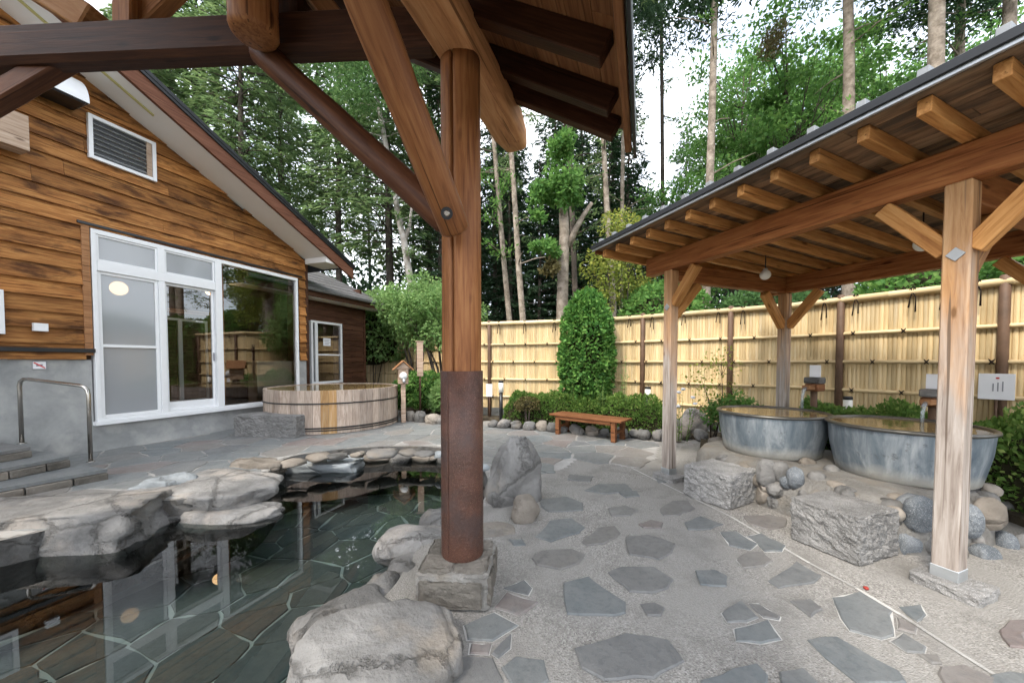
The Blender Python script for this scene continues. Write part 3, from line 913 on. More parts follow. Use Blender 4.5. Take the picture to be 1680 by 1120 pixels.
box("door_pull", (XM2 - .10, -.012, 1.42), (XM2 - .075, .0, 1.58), M['ink'], win)
# the room behind the glass
room = empty("room", (0, 0, 0)); room.parent = house; WM[room.name] = WM[house.name]
RD = 3.4
rx0, rx1, rz0, rz1 = XW0 - .8, X_R - .02, .40, 3.75
def wallq(name, pts, mat): return link(name, mesh(name, pts, [(0, 1, 2, 3)]), mat, room)
wallq("floor", [(rx0, .07, rz0), (rx1, .07, rz0), (rx1, RD, rz0), (rx0, RD, rz0)], M['room_floor'])
wallq("ceiling", [(rx0, .03, rz1), (rx1, .03, rz1), (rx1, RD, rz1), (rx0, RD, rz1)], M['room_wall'])
wallq("back_wall", [(rx0, RD, rz0), (rx1, RD, rz0), (rx1, RD, rz1), (rx0, RD, rz1)], M['room_wall'])
wallq("side_wall", [(rx0, .03, rz0), (rx0, RD, rz0), (rx0, RD, rz1), (rx0, .03, rz1)], M['room_wall'])
wallq("side_wall", [(rx1, .03, rz0), (rx1, RD, rz0), (rx1, RD, rz1), (rx1, .03, rz1)], M['room_wall'])
box("column", (XM2 + .55, .9, rz0), (XM2 + .70, 1.05, rz1), M['trim'], room)
box("low_wall", (XM2 + .95, .25, rz0 + .0), (rx1 - .02, .55, 1.42), M['beige'], room)
ix0, ix1 = XM1 - .1, XM2 + .9
frame_rect(room, ix0, ix1, rz0 + .01, 2.55, .09, 1.55, 1.66, M['trim'], "inner_frame")
frame_rect(room, ix0 + .25, ix0 + 1.25, rz0 + .11, 2.35, .05, 1.58, 1.62, M['white'], "inner_sash")
frame_rect(room, ix0 + 1.26, ix1 - .1, rz0 + .11, 2.35, .05, 1.63, 1.66, M['white'], "inner_sash")
def globe(name, loc, r, mat, label, group, drop=None, ceil=None):
    t = empty(name, loc, 0, label, "lamp", group)
    bm = bmesh.new(); bmesh.ops.create_uvsphere(bm, u_segments=24, v_segments=16, radius=r)
    link("globe", bm_mesh("globe", bm, True), mat, t)
    tube("neck", [(0, 0, r * .92), (0, 0, r * 1.25)], r * .42, M['zinc'], t, 14)
    if ceil: tube("cord", [(0, 0, r * 1.2), (0, 0, ceil - loc[2] if isinstance(loc, tuple) else ceil - loc.z)], .006, M['black'], t, 8)
    return t
def hpt(x, y, z): return WM[house.name] @ Vector((x, y, z))
for (u, v, y, lab) in ((195, 473, .55, "lit round globe lamp behind the frosted left door pane"), (347, 476, .75, "lit round globe lamp behind the clear middle door pane")):
    xx, zz = HL(u, v, -y)
    globe("globe_lamp", hpt(xx, y, zz), .115, M['globe_lit'], lab, "lit globe lamps inside the bathhouse", None, rz1 - .02)
# window sliver at the left edge
sw = empty("side_window", (0, 0, 0)); sw.parent = house; WM[sw.name] = WM[house.name]
swx, swz0 = HL(5, 548); swz1 = HL(5, 476)[1]
frame_rect(sw, swx - 1.2, swx, swz0, swz1, .05, -.07, -.03, M['white'])
box("pane", (swx - 1.15, -.045, swz0 + .05), (swx - .05, -.034, swz1 - .05), M['screen'], sw, 0)

# ------------------------------------------------------------------ low wing behind
SET = .62
W0p = H0 - HN * SET
wing = empty("house_wing", W0p, H_RZ, "low dark brown clapboard wing with grey roof beyond the wooden tub", "building")
def WL(u, v, out=0.0):
    p = on_plane(u, v, W0p + HN * out, HN) - W0p
    return p.dot(HD), p.z
wx1 = WL(596, 560)[0]; wx0 = X_R - .2
wz1 = WL(592, 500)[1]
wwx0, wwx1 = WL(509, 580)[0], WL(560, 580)[0]
wwz1, wwz0 = WL(540, 529)[1], WL(540, 628)[1]
EX2 = .165
z = .25
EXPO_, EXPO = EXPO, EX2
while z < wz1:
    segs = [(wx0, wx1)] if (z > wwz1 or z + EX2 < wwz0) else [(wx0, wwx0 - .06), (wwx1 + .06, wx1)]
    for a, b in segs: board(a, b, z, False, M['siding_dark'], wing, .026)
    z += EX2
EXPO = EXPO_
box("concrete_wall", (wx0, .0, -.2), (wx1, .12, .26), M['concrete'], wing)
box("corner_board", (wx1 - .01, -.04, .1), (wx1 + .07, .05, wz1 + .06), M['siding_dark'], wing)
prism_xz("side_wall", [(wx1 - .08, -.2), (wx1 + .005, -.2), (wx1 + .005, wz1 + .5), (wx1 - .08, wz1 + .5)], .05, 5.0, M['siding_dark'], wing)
ww = empty("window", (0, 0, 0)); ww.parent = wing; WM[ww.name] = WM[wing.name]
frame_rect(ww, wwx0, wwx1, wwz0, wwz1, .06, -.05, .03, M['white'])
xm = WL(517, 580)[0]
box("frame", (xm - .03, -.048, wwz0 + .06), (xm + .06, .02, wwz1 - .06), M['white'], ww)
box("midrail", (xm + .06, -.03, WL(540, 582)[1] - .02), (wwx1 - .06, .0, WL(540, 582)[1] + .02), M['white'], ww)
link("pane", mesh("pane", [(wwx0 + .05, .0, wwz0 + .05), (wwx1 - .05, .0, wwz0 + .05), (wwx1 - .05, .0, wwz1 - .05), (wwx0 + .05, .0, wwz1 - .05)], [(0, 1, 2, 3)]), M['glass'], ww)
box("backing", (wwx0 + .01, .30, wwz0 - .1), (wwx1 - .01, .32, wwz1 + .1), M['room_wall'], wing, 0)
box("window_reveal", (wwx0 - .06, -.03, wwz1), (wwx1 + .06, .02, wwz1 + .05), M['siding_dark'], wing)
nx, nz = WL(536, 561)
box("notice", (nx - .13, -.012, nz - .11), (nx + .13, -.006, nz + .11), M['paper'], ww, .001)
for i in range(4): box("print_line", (nx - .09, -.015, nz + .06 - i * .04), (nx + .09 - .03 * (i % 2), -.0128, nz + .072 - i * .04), M['ink'], ww, 0)
# wing roof: single slope rising away from the pool
PW = .45
ec = WL(633, 500, .5)[0]
ez = WL(633, 500, .5)[1]
def wslab(name, zl, zh, ya, yb, xa, xb, mat):
    P = []
    for x in (xa, xb):
        for y in (ya, yb):
            for zz in (zl, zh): P.append((x, y, ez + PW * (y + .5) + zz))
    return link(name, mesh(name, P, [(0, 1, 3, 2), (4, 6, 7, 5), (0, 4, 5, 1), (2, 3, 7, 6), (1, 5, 7, 3), (0, 2, 6, 4)]), mat, wing)
wslab("roof", .0, .05, -.5, 3.0, wx0 - 1.2, ec, M['roof_grey'])
for i in range(5):
    y = -.36 + i * .42
    wslab("roof_seam", .052, .062, y, y + .02, wx0 - 1.2, ec - .002, M['roof_grey'])
wslab("verge_board", -.16, -.004, -.46, 3.0, ec - .05, ec - .012, M['siding_dark'])
box("gutter", (wx0 - 1.2, -.60, ez - .07), (ec, -.505, ez + .03), M['roof_grey'], wing, .02)
box("fascia", (wx0 - 1.2, -.47, ez - .20), (ec - .06, -.44, ez - .03), M['siding_dark'], wing)
box("soffit", (wx0 - 1.2, -.44, ez - .21), (ec - .06, .0, ez - .19), M['soffit'], wing)

# ------------------------------------------------------------------ timber shelter over the iron tubs (right)
P1 = Vector((1.885, 4.36, 0)); P2 = Vector((2.72, 2.24, 0))
e1 = (P2 - P1).normalized()
G_RZ = math.atan2(e1.y, e1.x)
sh = empty("bath_shelter", P1, G_RZ, "open timber shelter with sloping plank roof over two iron tubs", "shelter")
SL = (P2 - P1).length; RY = 2.05
ZF, ZR = 2.475, 2.345            # undersides of the front and the other beams
BH, BW = .215, .12
posts = [(0, 0, ZF), (SL, 0, ZF), (0, RY, ZR), (SL, RY, ZR), (2 * SL, 0, ZF), (2 * SL, RY, ZR)]
for i, (x, y, zt) in enumerate(posts):
    pw = .118
    beam("post", (x, y, .075), (x, y, zt), pw, pw, M['post'], sh, .008, (1, 0, 0))
    box("shoe", (x - .062, y - .062, .055), (x + .062, y + .062, .135), M['zinc'], sh, .004)
    link("base_stone", hewn_block(30 + i, .30, .27, .085, .010, 8), M['granite'], sh, Matrix.Translation((x - .15 + .02, y - .14, -.02)))
    bz = zt - .43
    plate = box("bolt_plate", (x - .03, y - .066, bz - .03), (x + .03, y - .060, bz + .03), M['zinc'], sh, .002)
    plate.rotation_euler = (0, math.radians(45), 0)
LX0, LX1 = -.36, 2 * SL + .5
beam("front_beam", (LX0, 0, ZF + BH / 2), (LX1, 0, ZF + BH / 2), BW, BH, M['larch'], sh, .008)
beam("rear_beam", (LX0 + .05, RY, ZR + BH / 2), (LX1, RY, ZR + BH / 2), BW, BH, M['larch'], sh, .008)
for x in (0, SL, 2 * SL):
    beam("side_beam", (x, .064, ZR + BH / 2 - .004), (x, RY - .064, ZR + BH / 2 - .004), BW - .01, BH - .012, M['larch'], sh, .008)
def brace(a, b): beam("brace", a, b, .085, .10, M['rafter'], sh, .006)
for x in (0, SL, 2 * SL):
    for s in (-1, 1):
        if x == 0 and s < 0 or x == 2 * SL and s > 0: continue
        brace((x + s * .05, 0, ZF - .40), (x + s * .36, 0, ZF - .02))
        brace((x + s * .05, RY, ZR - .46), (x + s * .42, RY, ZR - .02))
    brace((x, .05, ZR - .40), (x, .42, ZR - .01))
    brace((x, RY - .05, ZR - .46), (x, RY - .42, ZR - .02))
SLP = (ZF - ZR) / RY
def zr_(y): return ZF + BH - SLP * y
EV = -.56
k = 0
xs_ = [-.55 + .26 * i for i in range(21)]
for x in xs_:
    beam("rafter", (x, EV, zr_(EV) + .046), (x, RY + .5, zr_(RY + .5) + .046), .060, .088, M['rafter'], sh, .004)
rnd = random.Random(3)
y = EV - .05
while y < RY + .52:
    w = rnd.uniform(.115, .15)
    xa = -.63
    cutx = rnd.uniform(1.2, 2.6)
    for a, b in ((xa, cutx), (cutx + .003, 2 * SL + .55)):
        zc = zr_(y + w / 2) + .093 + .010
        beam("roof_plank", (a, y + w / 2, zc), (b, y + w / 2, zc), w - .004, .016, M['gdeck'], sh, .002, (0, SLP, 1))
    y += w
ro = boxmesh(2 * SL + 1.32, RY + 1.24, .03, .003)
link("roof_sheet", ro, M['black'], sh, Matrix.Translation((-.70, RY / 2 - .02, zr_(RY / 2) + .133)) @ Matrix.Rotation(-math.atan(SLP), 4, 'X'))
beam("eave_trim", (-.70, EV - .07, zr_(EV) + .108), (2 * SL + .62, EV - .07, zr_(EV) + .108), .02, .028, M['zinc'], sh, .003)
beam("drip_edge", (-.71, EV - .085, zr_(EV) + .142), (2 * SL + .63, EV - .085, zr_(EV) + .142), .022, .05, M['black'], sh, .003)
beam("verge_board", (-.675, EV - .04, zr_(EV) + .09), (-.675, RY + .5, zr_(RY + .5) + .09), .03, .045, M['larch'], sh, .003)
for x in xs_:
    beam("roof_batten", (x + .02, EV - .08, zr_(EV) + .182), (x + .02, RY + .5, zr_(RY + .5) + .182), .048, .055, M['batten'], sh, .003)
def shp(x, y, z): return WM[sh.name] @ Vector((x, y, z))
globe("globe_lamp", shp(.43, 1.0, 2.42), .058, M['globe'], "unlit white globe lamp hanging over the farther iron tub", "globe lamps under the bath shelter", None, 2.66)
globe("globe_lamp", shp(1.74, 1.0, 2.39), .060, M['globe'], "unlit white globe lamp beside the diagonal brace of the near shelter post", "globe lamps under the bath shelter", None, 2.66)

# ------------------------------------------------------------------ log pavilion over the pool (foreground)
PB = G(759, 905, .225); PBx, PBy = PB.x, PB.y
pav = empty("log_pavilion", (PBx, PBy, .225), 0, "peeled log pavilion with dark tie beam and plank roof over the pool", "pavilion")
pv = WM[pav.name].inverted()
BD = Vector((.36, 1, 0)).normalized(); BN = Vector((BD.y, -BD.x, 0))     # plate direction and outward (towards the eave)
PT = Vector((PBx, PBy, 0))
ZB = D(759, 107, PBy).z                                   # underside of the plate log
# post: log with a drying kerf cut down its front
def kerf_post(r0, r1, z0, z1, ang, half=.075, depth=.05, n=44, rings=26):
    Vp, Fp = [], []
    prof = []
    for kk in range(n):
        a = ang + half + (2 * math.pi - 2 * half) * kk / (n - 1)
        prof.append((a, 1.0))
    prof += [(ang - half * .5, .0), (ang + half * .5, .0)]
    m2 = len(prof)
    for i in range(rings + 1):
        f = i / rings; z = z0 + (z1 - z0) * f; r = r0 + (r1 - r0) * f
        for a, s in prof:
            rr = r * (1 + .025 * mnoise.noise(Vector((math.cos(a), math.sin(a), z * .9))))
            if s == 0: rr = r - depth
            Vp.append((rr * math.cos(a), rr * math.sin(a), z))
    for i in range(rings):
        for kk in range(m2):
            a, b = i * m2 + kk, i * m2 + (kk + 1) % m2
            Fp.append((a, b, b + m2, a + m2))
    Fp += [tuple(reversed(range(m2))), tuple(range(rings * m2, (rings + 1) * m2))]
    me = mesh("post", Vp, Fp)
    for p in me.polygons: p.use_smooth = len(p.vertices) == 4
    return me
RP = 33.5 / 600 * PBy * 1.0
kp = kerf_post(RP * .96, RP * .93, .0, ZB - .225 + .02, math.radians(-108), .075, .115)
Rot = Matrix.Rotation(math.radians(-90), 4, 'Y')          # local X up the grain
for v in kp.vertices:
    x_, y_, z_ = v.co; v.co = (z_, y_, -x_)
link("post", kp, M['log'], pav, Matrix.Rotation(math.radians(-90), 4, 'Y'))
zs = D(759, 608, PBy).z - .225
sl = lathe_mesh([(RP * 1.02, .0), (RP * 1.04, .01), (RP * 1.03, zs * .5), (RP * 1.035, zs), (RP * .97, zs)], 40)
link("rust_sleeve", sl, M['rust'], pav)
beam("sleeve_seam", (-RP * .55, -RP * .87, .02), (-RP * .55, -RP * .87, zs - .01), .012, .004, M['rust'], pav, .001, (1, 0, 0))
# plate log, hewn flat on its sides
pA = PT - BD * 2.9; pE = D(828, 228, PBy + .93)
pE = PT + BD * .97
def hewn_log(name, a, b, w, h, zc, mat, parent, seed, chamf=.32):
    L = (b - a).length; segs = 24
    ring = []
    for q in range(4):
        for s in range(4):
            an = math.pi / 2 * q + math.radians(18 + 18 * s)
            ring.append((math.cos(an), math.sin(an)))
    Vv, Ff = [], []
    nr = len(ring)
    for i in range(segs + 1):
        f = i / segs
        e = 1.0 if 0 < i < segs else .80
        for c_, s_ in ring:
            y_ = math.copysign(abs(c_) ** .5, c_) * w / 2 * e; z_ = math.copysign(abs(s_) ** .5, s_) * h / 2 * e
            q = 1 + .05 * mnoise.noise(Vector((L * f * 1.6 + seed, c_ * 1.5, s_ * 1.5)))
            Vv.append((L * f + (.03 if i == segs else 0), y_ * q, z_ * q))
    for i in range(segs):
        for kk in range(nr):
            p_, q_ = i * nr + kk, i * nr + (kk + 1) % nr
            Ff.append((p_, q_, q_ + nr, p_ + nr))
    Ff += [tuple(reversed(range(nr))), tuple(range(segs * nr, (segs + 1) * nr))]
    return linkw(name, mesh(name, Vv, Ff, True), mat, parent, frame_from(Vector((a.x, a.y, zc)), Vector((b.x, b.y, zc))))
hewn_log("plate_log", pA, pE, .25, .25, ZB + .125, M['log_pale'], pav, 4)
# tie beam across the pool
LY = PBy + .08
ta = Vector((D(716, 60, PBy).x, PBy, 0)); tb = Vector((-4.9, LY + .12, 0))
ztb = D(560, 97, PBy + .05).z
TB = beam("tie_beam", (ta.x, ta.y, ztb + .115), (tb.x, tb.y, ztb + .10), .14, .235, M['log_shaded'], pav, .03, world=True)
# braces
bl0 = D(735, 365, PBy - .01); bl1 = D(425, 82, PBy + .02)
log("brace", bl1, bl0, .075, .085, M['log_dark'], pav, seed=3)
n0 = PT - BD * .17
b0 = Vector((n0.x, n0.y, D(745, 385, n0.y).z)); b0 = D(748, 380, PBy - .20)
b1 = PT - BD * 1.25; b1 = Vector((b1.x, b1.y, b0.z + 1.12))
log("brace", b0, b1, .082, .080, M['log'], pav, seed=8, label="pale round brace with a recessed bolt")
bo = D(733, 350, PBy - .362)
bolt = empty("bolt", (0, 0, 0)); 
bolt.parent = pav; bolt.location = bo - Vector((PBx, PBy, .225)); WM[bolt.name] = WM[pav.name] @ Matrix.Translation(bolt.location)
dvec = (EYE - bo).normalized()
qd = dvec.to_track_quat('Z', 'Y').to_matrix().to_4x4()
link("socket", lathe_mesh([(.0, .002), (.030, .002), (.030, -.02), (.0, -.02)], 20, False), M['black'], bolt, qd)
link("bolt_head", lathe_mesh([(.0, .010), (.011, .010), (.016, .004), (.016, .0), (.0, .0)], 12, False), M['steel'], bolt, qd)
# opposite post's brace at the left edge of the picture and its post
lp = Vector((-4.15, LY + .1, 0))
log("post", (lp.x, lp.y, -.3), (lp.x, lp.y, ztb), RP, RP * .95, M['log'], pav, seed=12)
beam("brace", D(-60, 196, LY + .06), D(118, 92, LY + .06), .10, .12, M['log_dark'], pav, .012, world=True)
# pendant log and truss members above the tie beam
log("pendant_log", D(417, 62, PBy - .17), D(417, 62, PBy - .17) + Vector((.0, 0, 1.0)), .118, .125, M['log'], pav, seed=15)
beam("truss_strut", D(472, 60, LY), D(470, -190, LY), .20, .10, M['log_shaded'], pav, .01, world=True)
beam("truss_strut", D(215, 60, LY), D(214, -190, LY), .12, .12, M['log'], pav, .01, world=True)
beam("truss_strut", D(225, 45, LY + .05), D(330, -60, LY + .05), .09, .11, M['log'], pav, .01, world=True)
beam("truss_strut", D(155, 40, LY + .02), D(30, -40, LY + .02), .12, .16, M['log_pale'], pav, .01, world=True)
beam("truss_strut", D(555, 40, LY), D(490, -40, LY), .10, .12, M['log'], pav, .01, world=True)
# roof: rafters across the plate, planks on them
RS = .60                                                   # fall per metre outward
ZR0 = ZB + .27                                             # rafter underside over the plate
RUN_OUT, RUN_IN = .85, 3.3
def rpt(s, q, dz=0.0):
    """s along the plate from the post, q outward from the plate"""
    p = PT + BD * s + BN * q
    return Vector((p.x, p.y, ZR0 - RS * q + dz))
s_last = .64
ss = [s_last, s_last - .27] + [s_last - .27 - .405 * i for i in range(1, 9)]
for s in ss:
    up_ = Vector((BN.x * RS, BN.y * RS, 1))
    beam("rafter", rpt(s, -RUN_IN, .06), rpt(s, RUN_OUT, .06), .085, .135, M['log_shaded'], pav, .006, up_, world=True)
rnd = random.Random(17)
S0, S1 = -3.5, s_last + .10
q = RUN_OUT + .06
cosr = math.sqrt(1 + RS * RS)
while q > -RUN_IN:
    w = rnd.uniform(.105, .135)
    cut = rnd.uniform(-1.6, .2)
    for a, b in ((S0, cut), (cut + .003, S1)):
        beam("roof_plank", rpt(a, q - w / 2, .148), rpt(b, q - w / 2, .148), (w - .003) * cosr, .018, M['deck'], pav, .002, Vector((BN.x * RS, BN.y * RS, 1)), world=True)
    q -= w
for side in (0,):
    P = []
    for s in (S0 - .05, S1 + .06):
        for qq in (RUN_OUT + .10, -RUN_IN):
            for dz in (.162, .215):
                if side == 0: P.append(rpt(s, qq, dz))
                else:
                    p = PT + BD * s - BN * (2 * RUN_IN) + BN * (-qq if qq > 0 else RUN_IN)
                    P.append(Vector((p.x, p.y, ZR0 - RS * (qq if qq > 0 else -RUN_IN) + dz)))
    linkw("roof_sheet", mesh("roof_sheet", P, [(0, 1, 3, 2), (4, 6, 7, 5), (0, 4, 5, 1), (2, 3, 7, 6), (1, 5, 7, 3), (0, 2, 6, 4)]), M['black'], pav, Matrix.Identity(4))
beam("fascia", rpt(S0, RUN_OUT + .075, .09), rpt(S1 + .03, RUN_OUT + .075, .09), .045, .17, M['log'], pav, .004, world=True)
beam("gutter_edge", rpt(S0, RUN_OUT + .118, .10), rpt(S1 + .06, RUN_OUT + .118, .10), .02, .19, M['black'], pav, .004, world=True)
# ------------------------------------------------------------------ paving stones
rnd = random.Random(77)
def Z8(x, y): return (700 + x / 1.7143, 700 + y / 1.7143)
path_stones = [
 [(320,205),(395,197),(440,215),(440,235),(345,240),(322,225)], [(510,230),(560,222),(595,235),(575,250),(520,252)],
 [(655,232),(690,210),(735,208),(755,230),(710,250),(665,250)], [(725,270),(770,252),(835,275),(800,288),(735,290)],
 [(305,310),(345,265),(410,258),(445,285),(430,300),(350,325)], [(435,325),(480,285),(530,280),(545,300),(500,330),(450,335)],
 [(595,275),(630,262),(665,270),(660,288),(610,285)], [(560,310),(625,305),(700,330),(690,355),(655,375),(570,360)],
 [(295,370),(320,350),(410,345),(445,360),(430,385),(380,403),(310,390)], [(825,297),(870,295),(930,330),(910,348),(850,335)],
 [(900,308),(940,300),(1010,335),(1000,352),(950,352),(927,326)], [(872,375),(900,354),(945,352),(975,378),(950,393),(890,397)],
 [(510,410),(545,395),(640,395),(695,430),(680,455),(635,470),(570,465)], [(755,405),(810,403),(845,420),(845,450),(770,445)],
 [(960,435),(1040,380),(1110,420),(1090,440),(990,455)], [(385,440),(455,422),(560,495),(560,525),(530,533),(395,528)],
 [(600,500),(640,495),(670,510),(660,533),(620,532)], [(830,525),(885,490),(933,538),(900,551),(845,551)],
 [(905,498),(935,500),(995,535),(990,545),(948,538)], [(865,570),(960,545),(998,600),(940,612),(870,605)],
 [(1020,490),(1080,485),(1115,515),(1080,537)], [(1140,480),(1220,465),(1310,520),(1315,590),(1280,600),(1190,575),(1165,540)],
 [(1328,508),(1390,502),(1405,530),(1380,550)], [(1322,537),(1380,565),(1375,583),(1325,570)], [(1305,605),(1340,582),(1405,620),(1400,640),(1350,635)],
 [(415,625),(560,580),(680,600),(725,660),(640,710),(500,715),(435,680)], [(1070,600),(1150,590),(1330,690),(1350,720),(1220,730),(1120,650)],
 [(770,715),(860,680),(930,668),(960,700),(960,770),(770,770)], [(1445,675),(1510,670),(1600,710),(1600,770),(1450,760)],
 [(1610,575),(1640,545),(1690,545),(1690,625),(1640,620)], [(890,252),(960,248),(1012,258),(1010,280),(960,290),(910,275)],
 [(445,180),(480,162),(560,160),(580,180),(500,190)], [(230,318),(270,318),(280,333),(245,335)],
 [(215,455),(275,432),(297,455),(285,475),(228,460)], [(190,510),(225,466),(315,495),(260,533)], [(105,560),(190,524),(258,560),(185,605),(115,600)],
 [(182,640),(238,584),(235,625),(202,653)], [(125,612),(183,612),(175,642),(120,640)], [(210,680),(250,647),(330,657),(345,715),(250,760)],
 [(60,720),(100,648),(186,652),(216,715),(180,770),(70,770)], [(540,185),(590,180),(600,195),(560,200)], [(640,140),(700,135),(705,155),(650,158)],
 [(400,135),(470,140),(460,155),(395,150)], [(1530,720),(1640,690),(1700,700),(1700,770),(1560,770)], [(990,690),(1060,680),(1100,720),(1090,770),(1000,770)],
 [(1380,640),(1440,645),(1450,668),(1420,668)],
]
stone_xy = []
for poly in path_stones:
    pts = [G(*Z8(x, y)) for x, y in poly]
    pts = [(p.x, p.y) for p in pts]
    flagstone("flagstone", roughen(pts, rnd, .012), .010, .03, M['flag'], paving, rnd, .006, .006)
for k_ in (9, 10, 11, 17, 18, 19, 21, 22, 23, 24, 33, 34, 35, 36, 37):
    pts = [G(*Z8(x, y)) for x, y in path_stones[k_]]
    cx_ = sum(p.x for p in pts) / len(pts); cy_ = sum(p.y for p in pts) / len(pts)
    o_ = []
    for p in pts:
        dv = Vector((p.x - cx_, p.y - cy_)); w_ = rnd.uniform(.002, .011)
        dv = dv * ((dv.length + w_) / dv.length); o_.append((cx_ + dv.x, cy_ + dv.y, .0022 + .0003 * (k_ % 5)))
    link("mortar_joint", mesh("mortar_joint", o_, [tuple(range(len(o_)))]), M['joint'], paving)
# pale joint line that separates the walk from the shelter floor
jl = [G(u, v) for u, v in ((985, 742), (1075, 787), (1200, 848), (1330, 925), (1405, 965), (1480, 1010), (1560, 1062), (1650, 1118))]
for i in range(len(jl) - 1):
    a, b = jl[i], jl[i + 1]
    d = (b - a).normalized(); nn = Vector((-d.y, d.x, 0)) * .011
    link("joint_strip", mesh("joint_strip", [(p.x, p.y, .004 + .0006 * (i % 2)) for p in (a - nn - d * .01, b - nn, b + nn, a + nn - d * .01)], [(0, 1, 2, 3)]), M['joint'], paving)
# terrace of crazy paving round the far side of the pool
edge = [G(u, v) for u, v in ((885, 795), (985, 742), (1080, 790), (1130, 720), (1180, 705))]
terr = [(-.10, 4.55), (.65, 4.7), (1.05, 5.4), (1.55, 4.75), (2.1, 5.3), (2.55, 6.3), (1.9, 7.1), (.3, 7.55), (-1.0, 8.0), (-2.2, 9.0), (-4.0, 12.0), (-5.4, 12.0), (-5.35, 9.0), (-6.4, 5.7), (-6.9, 4.3), (-6.6, 1.5), (-4.6, 1.2)]
tz = .004
terrace = tag(ring_fill("terrace", [(x, y) for x, y in terr], POOL, tz, M['grout']) if False else paving, None)
def in_terr(s): return inside(s, terr) and not inside(s, POOL)
def near_pool(s):
    return min((s[0] - p[0]) ** 2 + (s[1] - p[1]) ** 2 for p in POOL) < .004
# mortar bed of the terrace, with the pool cut out, as a thin sheet above the aggregate
bm = bmesh.new()
cell = .06
x0, y0 = -7.0, 1.0
nx_, ny_ = int(9.8 / cell), int(11.2 / cell)
grid = {}
for i in range(nx_ + 1):
    for j in range(ny_ + 1): grid[i, j] = None
def gv(i, j):
    if grid[i, j] is None: grid[i, j] = bm.verts.new((x0 + i * cell, y0 + j * cell, tz))
    return grid[i, j]
for i in range(nx_):
    for j in range(ny_):
        c = (x0 + (i + .5) * cell, y0 + (j + .5) * cell)
        if in_terr(c) and all(not inside((c[0] + a * cell * .5, c[1] + b * cell * .5), POOL) for a in (-1, 1) for b in (-1, 1)):
            bm.faces.new((gv(i, j), gv(i + 1, j), gv(i + 1, j + 1), gv(i, j + 1)))
terrace = tag(link("stone_terrace", bm_mesh("stone_terrace", bm), M['grout']), "grey crazy paved terrace between bathhouse and pool", kind="structure")
cells = crazy_cells((-7.0, 1.0, 2.8, 12.2), .50, .020, 23, lambda s: in_terr(s) and not near_pool(s), .43)
def pull_out(c):
    cx_ = sum(p[0] for p in c) / len(c); cy_ = sum(p[1] for p in c) / len(c); o_ = []
    for p in c:
        k = 1.0
        while k > .15 and inside((cx_ + (p[0] - cx_) * k, cy_ + (p[1] - cy_) * k), POOL): k -= .08
        o_.append((cx_ + (p[0] - cx_) * k, cy_ + (p[1] - cy_) * k))
    return o_
cells = [pull_out(c) for c in cells]
cells.sort(key=lambda c: c[0][1])
for poly in cells[:298]:
    flagstone("flagstone", roughen(poly, rnd, .02), tz + .007, .02, M['flag_deck'], terrace, rnd, .004, .004)

# ------------------------------------------------------------------ rocks of the pool edge
def rpx(name, u0, u1, vt, vb, zb, depth, seed, mat, label, lift=0.0, cat="rock", **kw):
    """boulder whose foot shows at pixel row vb (height zb) and whose top shows at row vt"""
    uc = (u0 + u1) / 2
    f = G(uc, vb, zb); yc = f.y + depth * .42
    w = (u1 - u0) / F * yc * 1.06
    top = D(uc, vt, yc + depth * .1).z
    hgt = (top - zb) * 1.12 + .10
    c = (D(uc, vb, yc).x, yc, top - hgt / 2 + .02)
    return rock(name, c, (w * 1.14, depth * 1.14, hgt * 1.14), seed, mat, None, kw.pop('rz', 0), label, cat, "rocks around the pool", sub=kw.pop('sub', 4), **kw)
# big flat-topped stone at the left
rpx("boulder", -110, 238, 808, 925, -.22, .95, 3, M['rock_pale'], "huge flat topped grey boulder at the pool's left edge", boxy=6, rough=.09, cuts=4, flat_top=.45, rz=.12)
rpx("boulder", 208, 310, 782, 838, -.20, .55, 9, M['rock_blue'], "dark bluish rock between the huge flat boulder and pale slab", boxy=3.5, rough=.14, cuts=6)
rpx("boulder", 255, 458, 768, 842, -.20, .95, 14, M['rock_pale'], "broad pale jagged slab at the pool's far left edge", boxy=3.6, rough=.13, cuts=6, flat_top=.35, rz=-.25)
rpx("boulder", 310, 452, 824, 862, -.22, .42, 27, M['rock_pale'], "flat pale rock standing out of the water below the slab", boxy=3.0, rough=.12, cuts=4, flat_top=.3, rz=.2)
rpx("boulder", 225, 320, 826, 862, -.24, .40, 28, M['rock'], "low wet grey rock at the water beside the flat pale rock", boxy=3.0, rough=.14, cuts=4, flat_top=.2)
rpx("boulder", 385, 466, 750, 782, -.10, .42, 31, M['rock_brown'], "brown jagged rock behind the broad pale slab", boxy=2.6, rough=.2, cuts=5)
rpx("boulder", 458, 592, 744, 774, -.20, .62, 36, M['rock_blue'], "bluish flat slab at the pool's far edge below the wooden tub", boxy=4.5, rough=.08, cuts=4, flat_top=.3, rz=-.1)
for i, (a, b) in enumerate(((590, 640), (634, 682), (676, 722), (716, 765))):
    rpx("edge_stone", a, b, 740, 757, -.20, .40, 40 + i, M['rock' if i % 2 else 'rock_brown'], ["brownish edge stone next to the bluish slab", "grey edge stone, second after the bluish slab", "brown edge stone just left of the log post", "grey edge stone hidden partly behind the log post"][i], boxy=4, rough=.1, cuts=4, flat_top=.3, sub=3)
rpx("boulder", 786, 904, 718, 838, -.05, .62, 55, M['rock'], "tall pointed grey boulder right of the log post", boxy=2.6, rough=.22, cuts=8, rz=.3, freq=1.5, taper=.62)
rpx("boulder", 793, 848, 806, 848, -.10, .35, 58, M['rock'], "low grey stone at the foot of the tall pointed boulder", boxy=3, rough=.12, cuts=5, sub=3)
rpx("boulder", 834, 884, 814, 862, -.02, .30, 61, M['rock_brown'], "small rounded brownish stone in front of the tall boulder", boxy=2.4, rough=.14, cuts=5, sub=3)
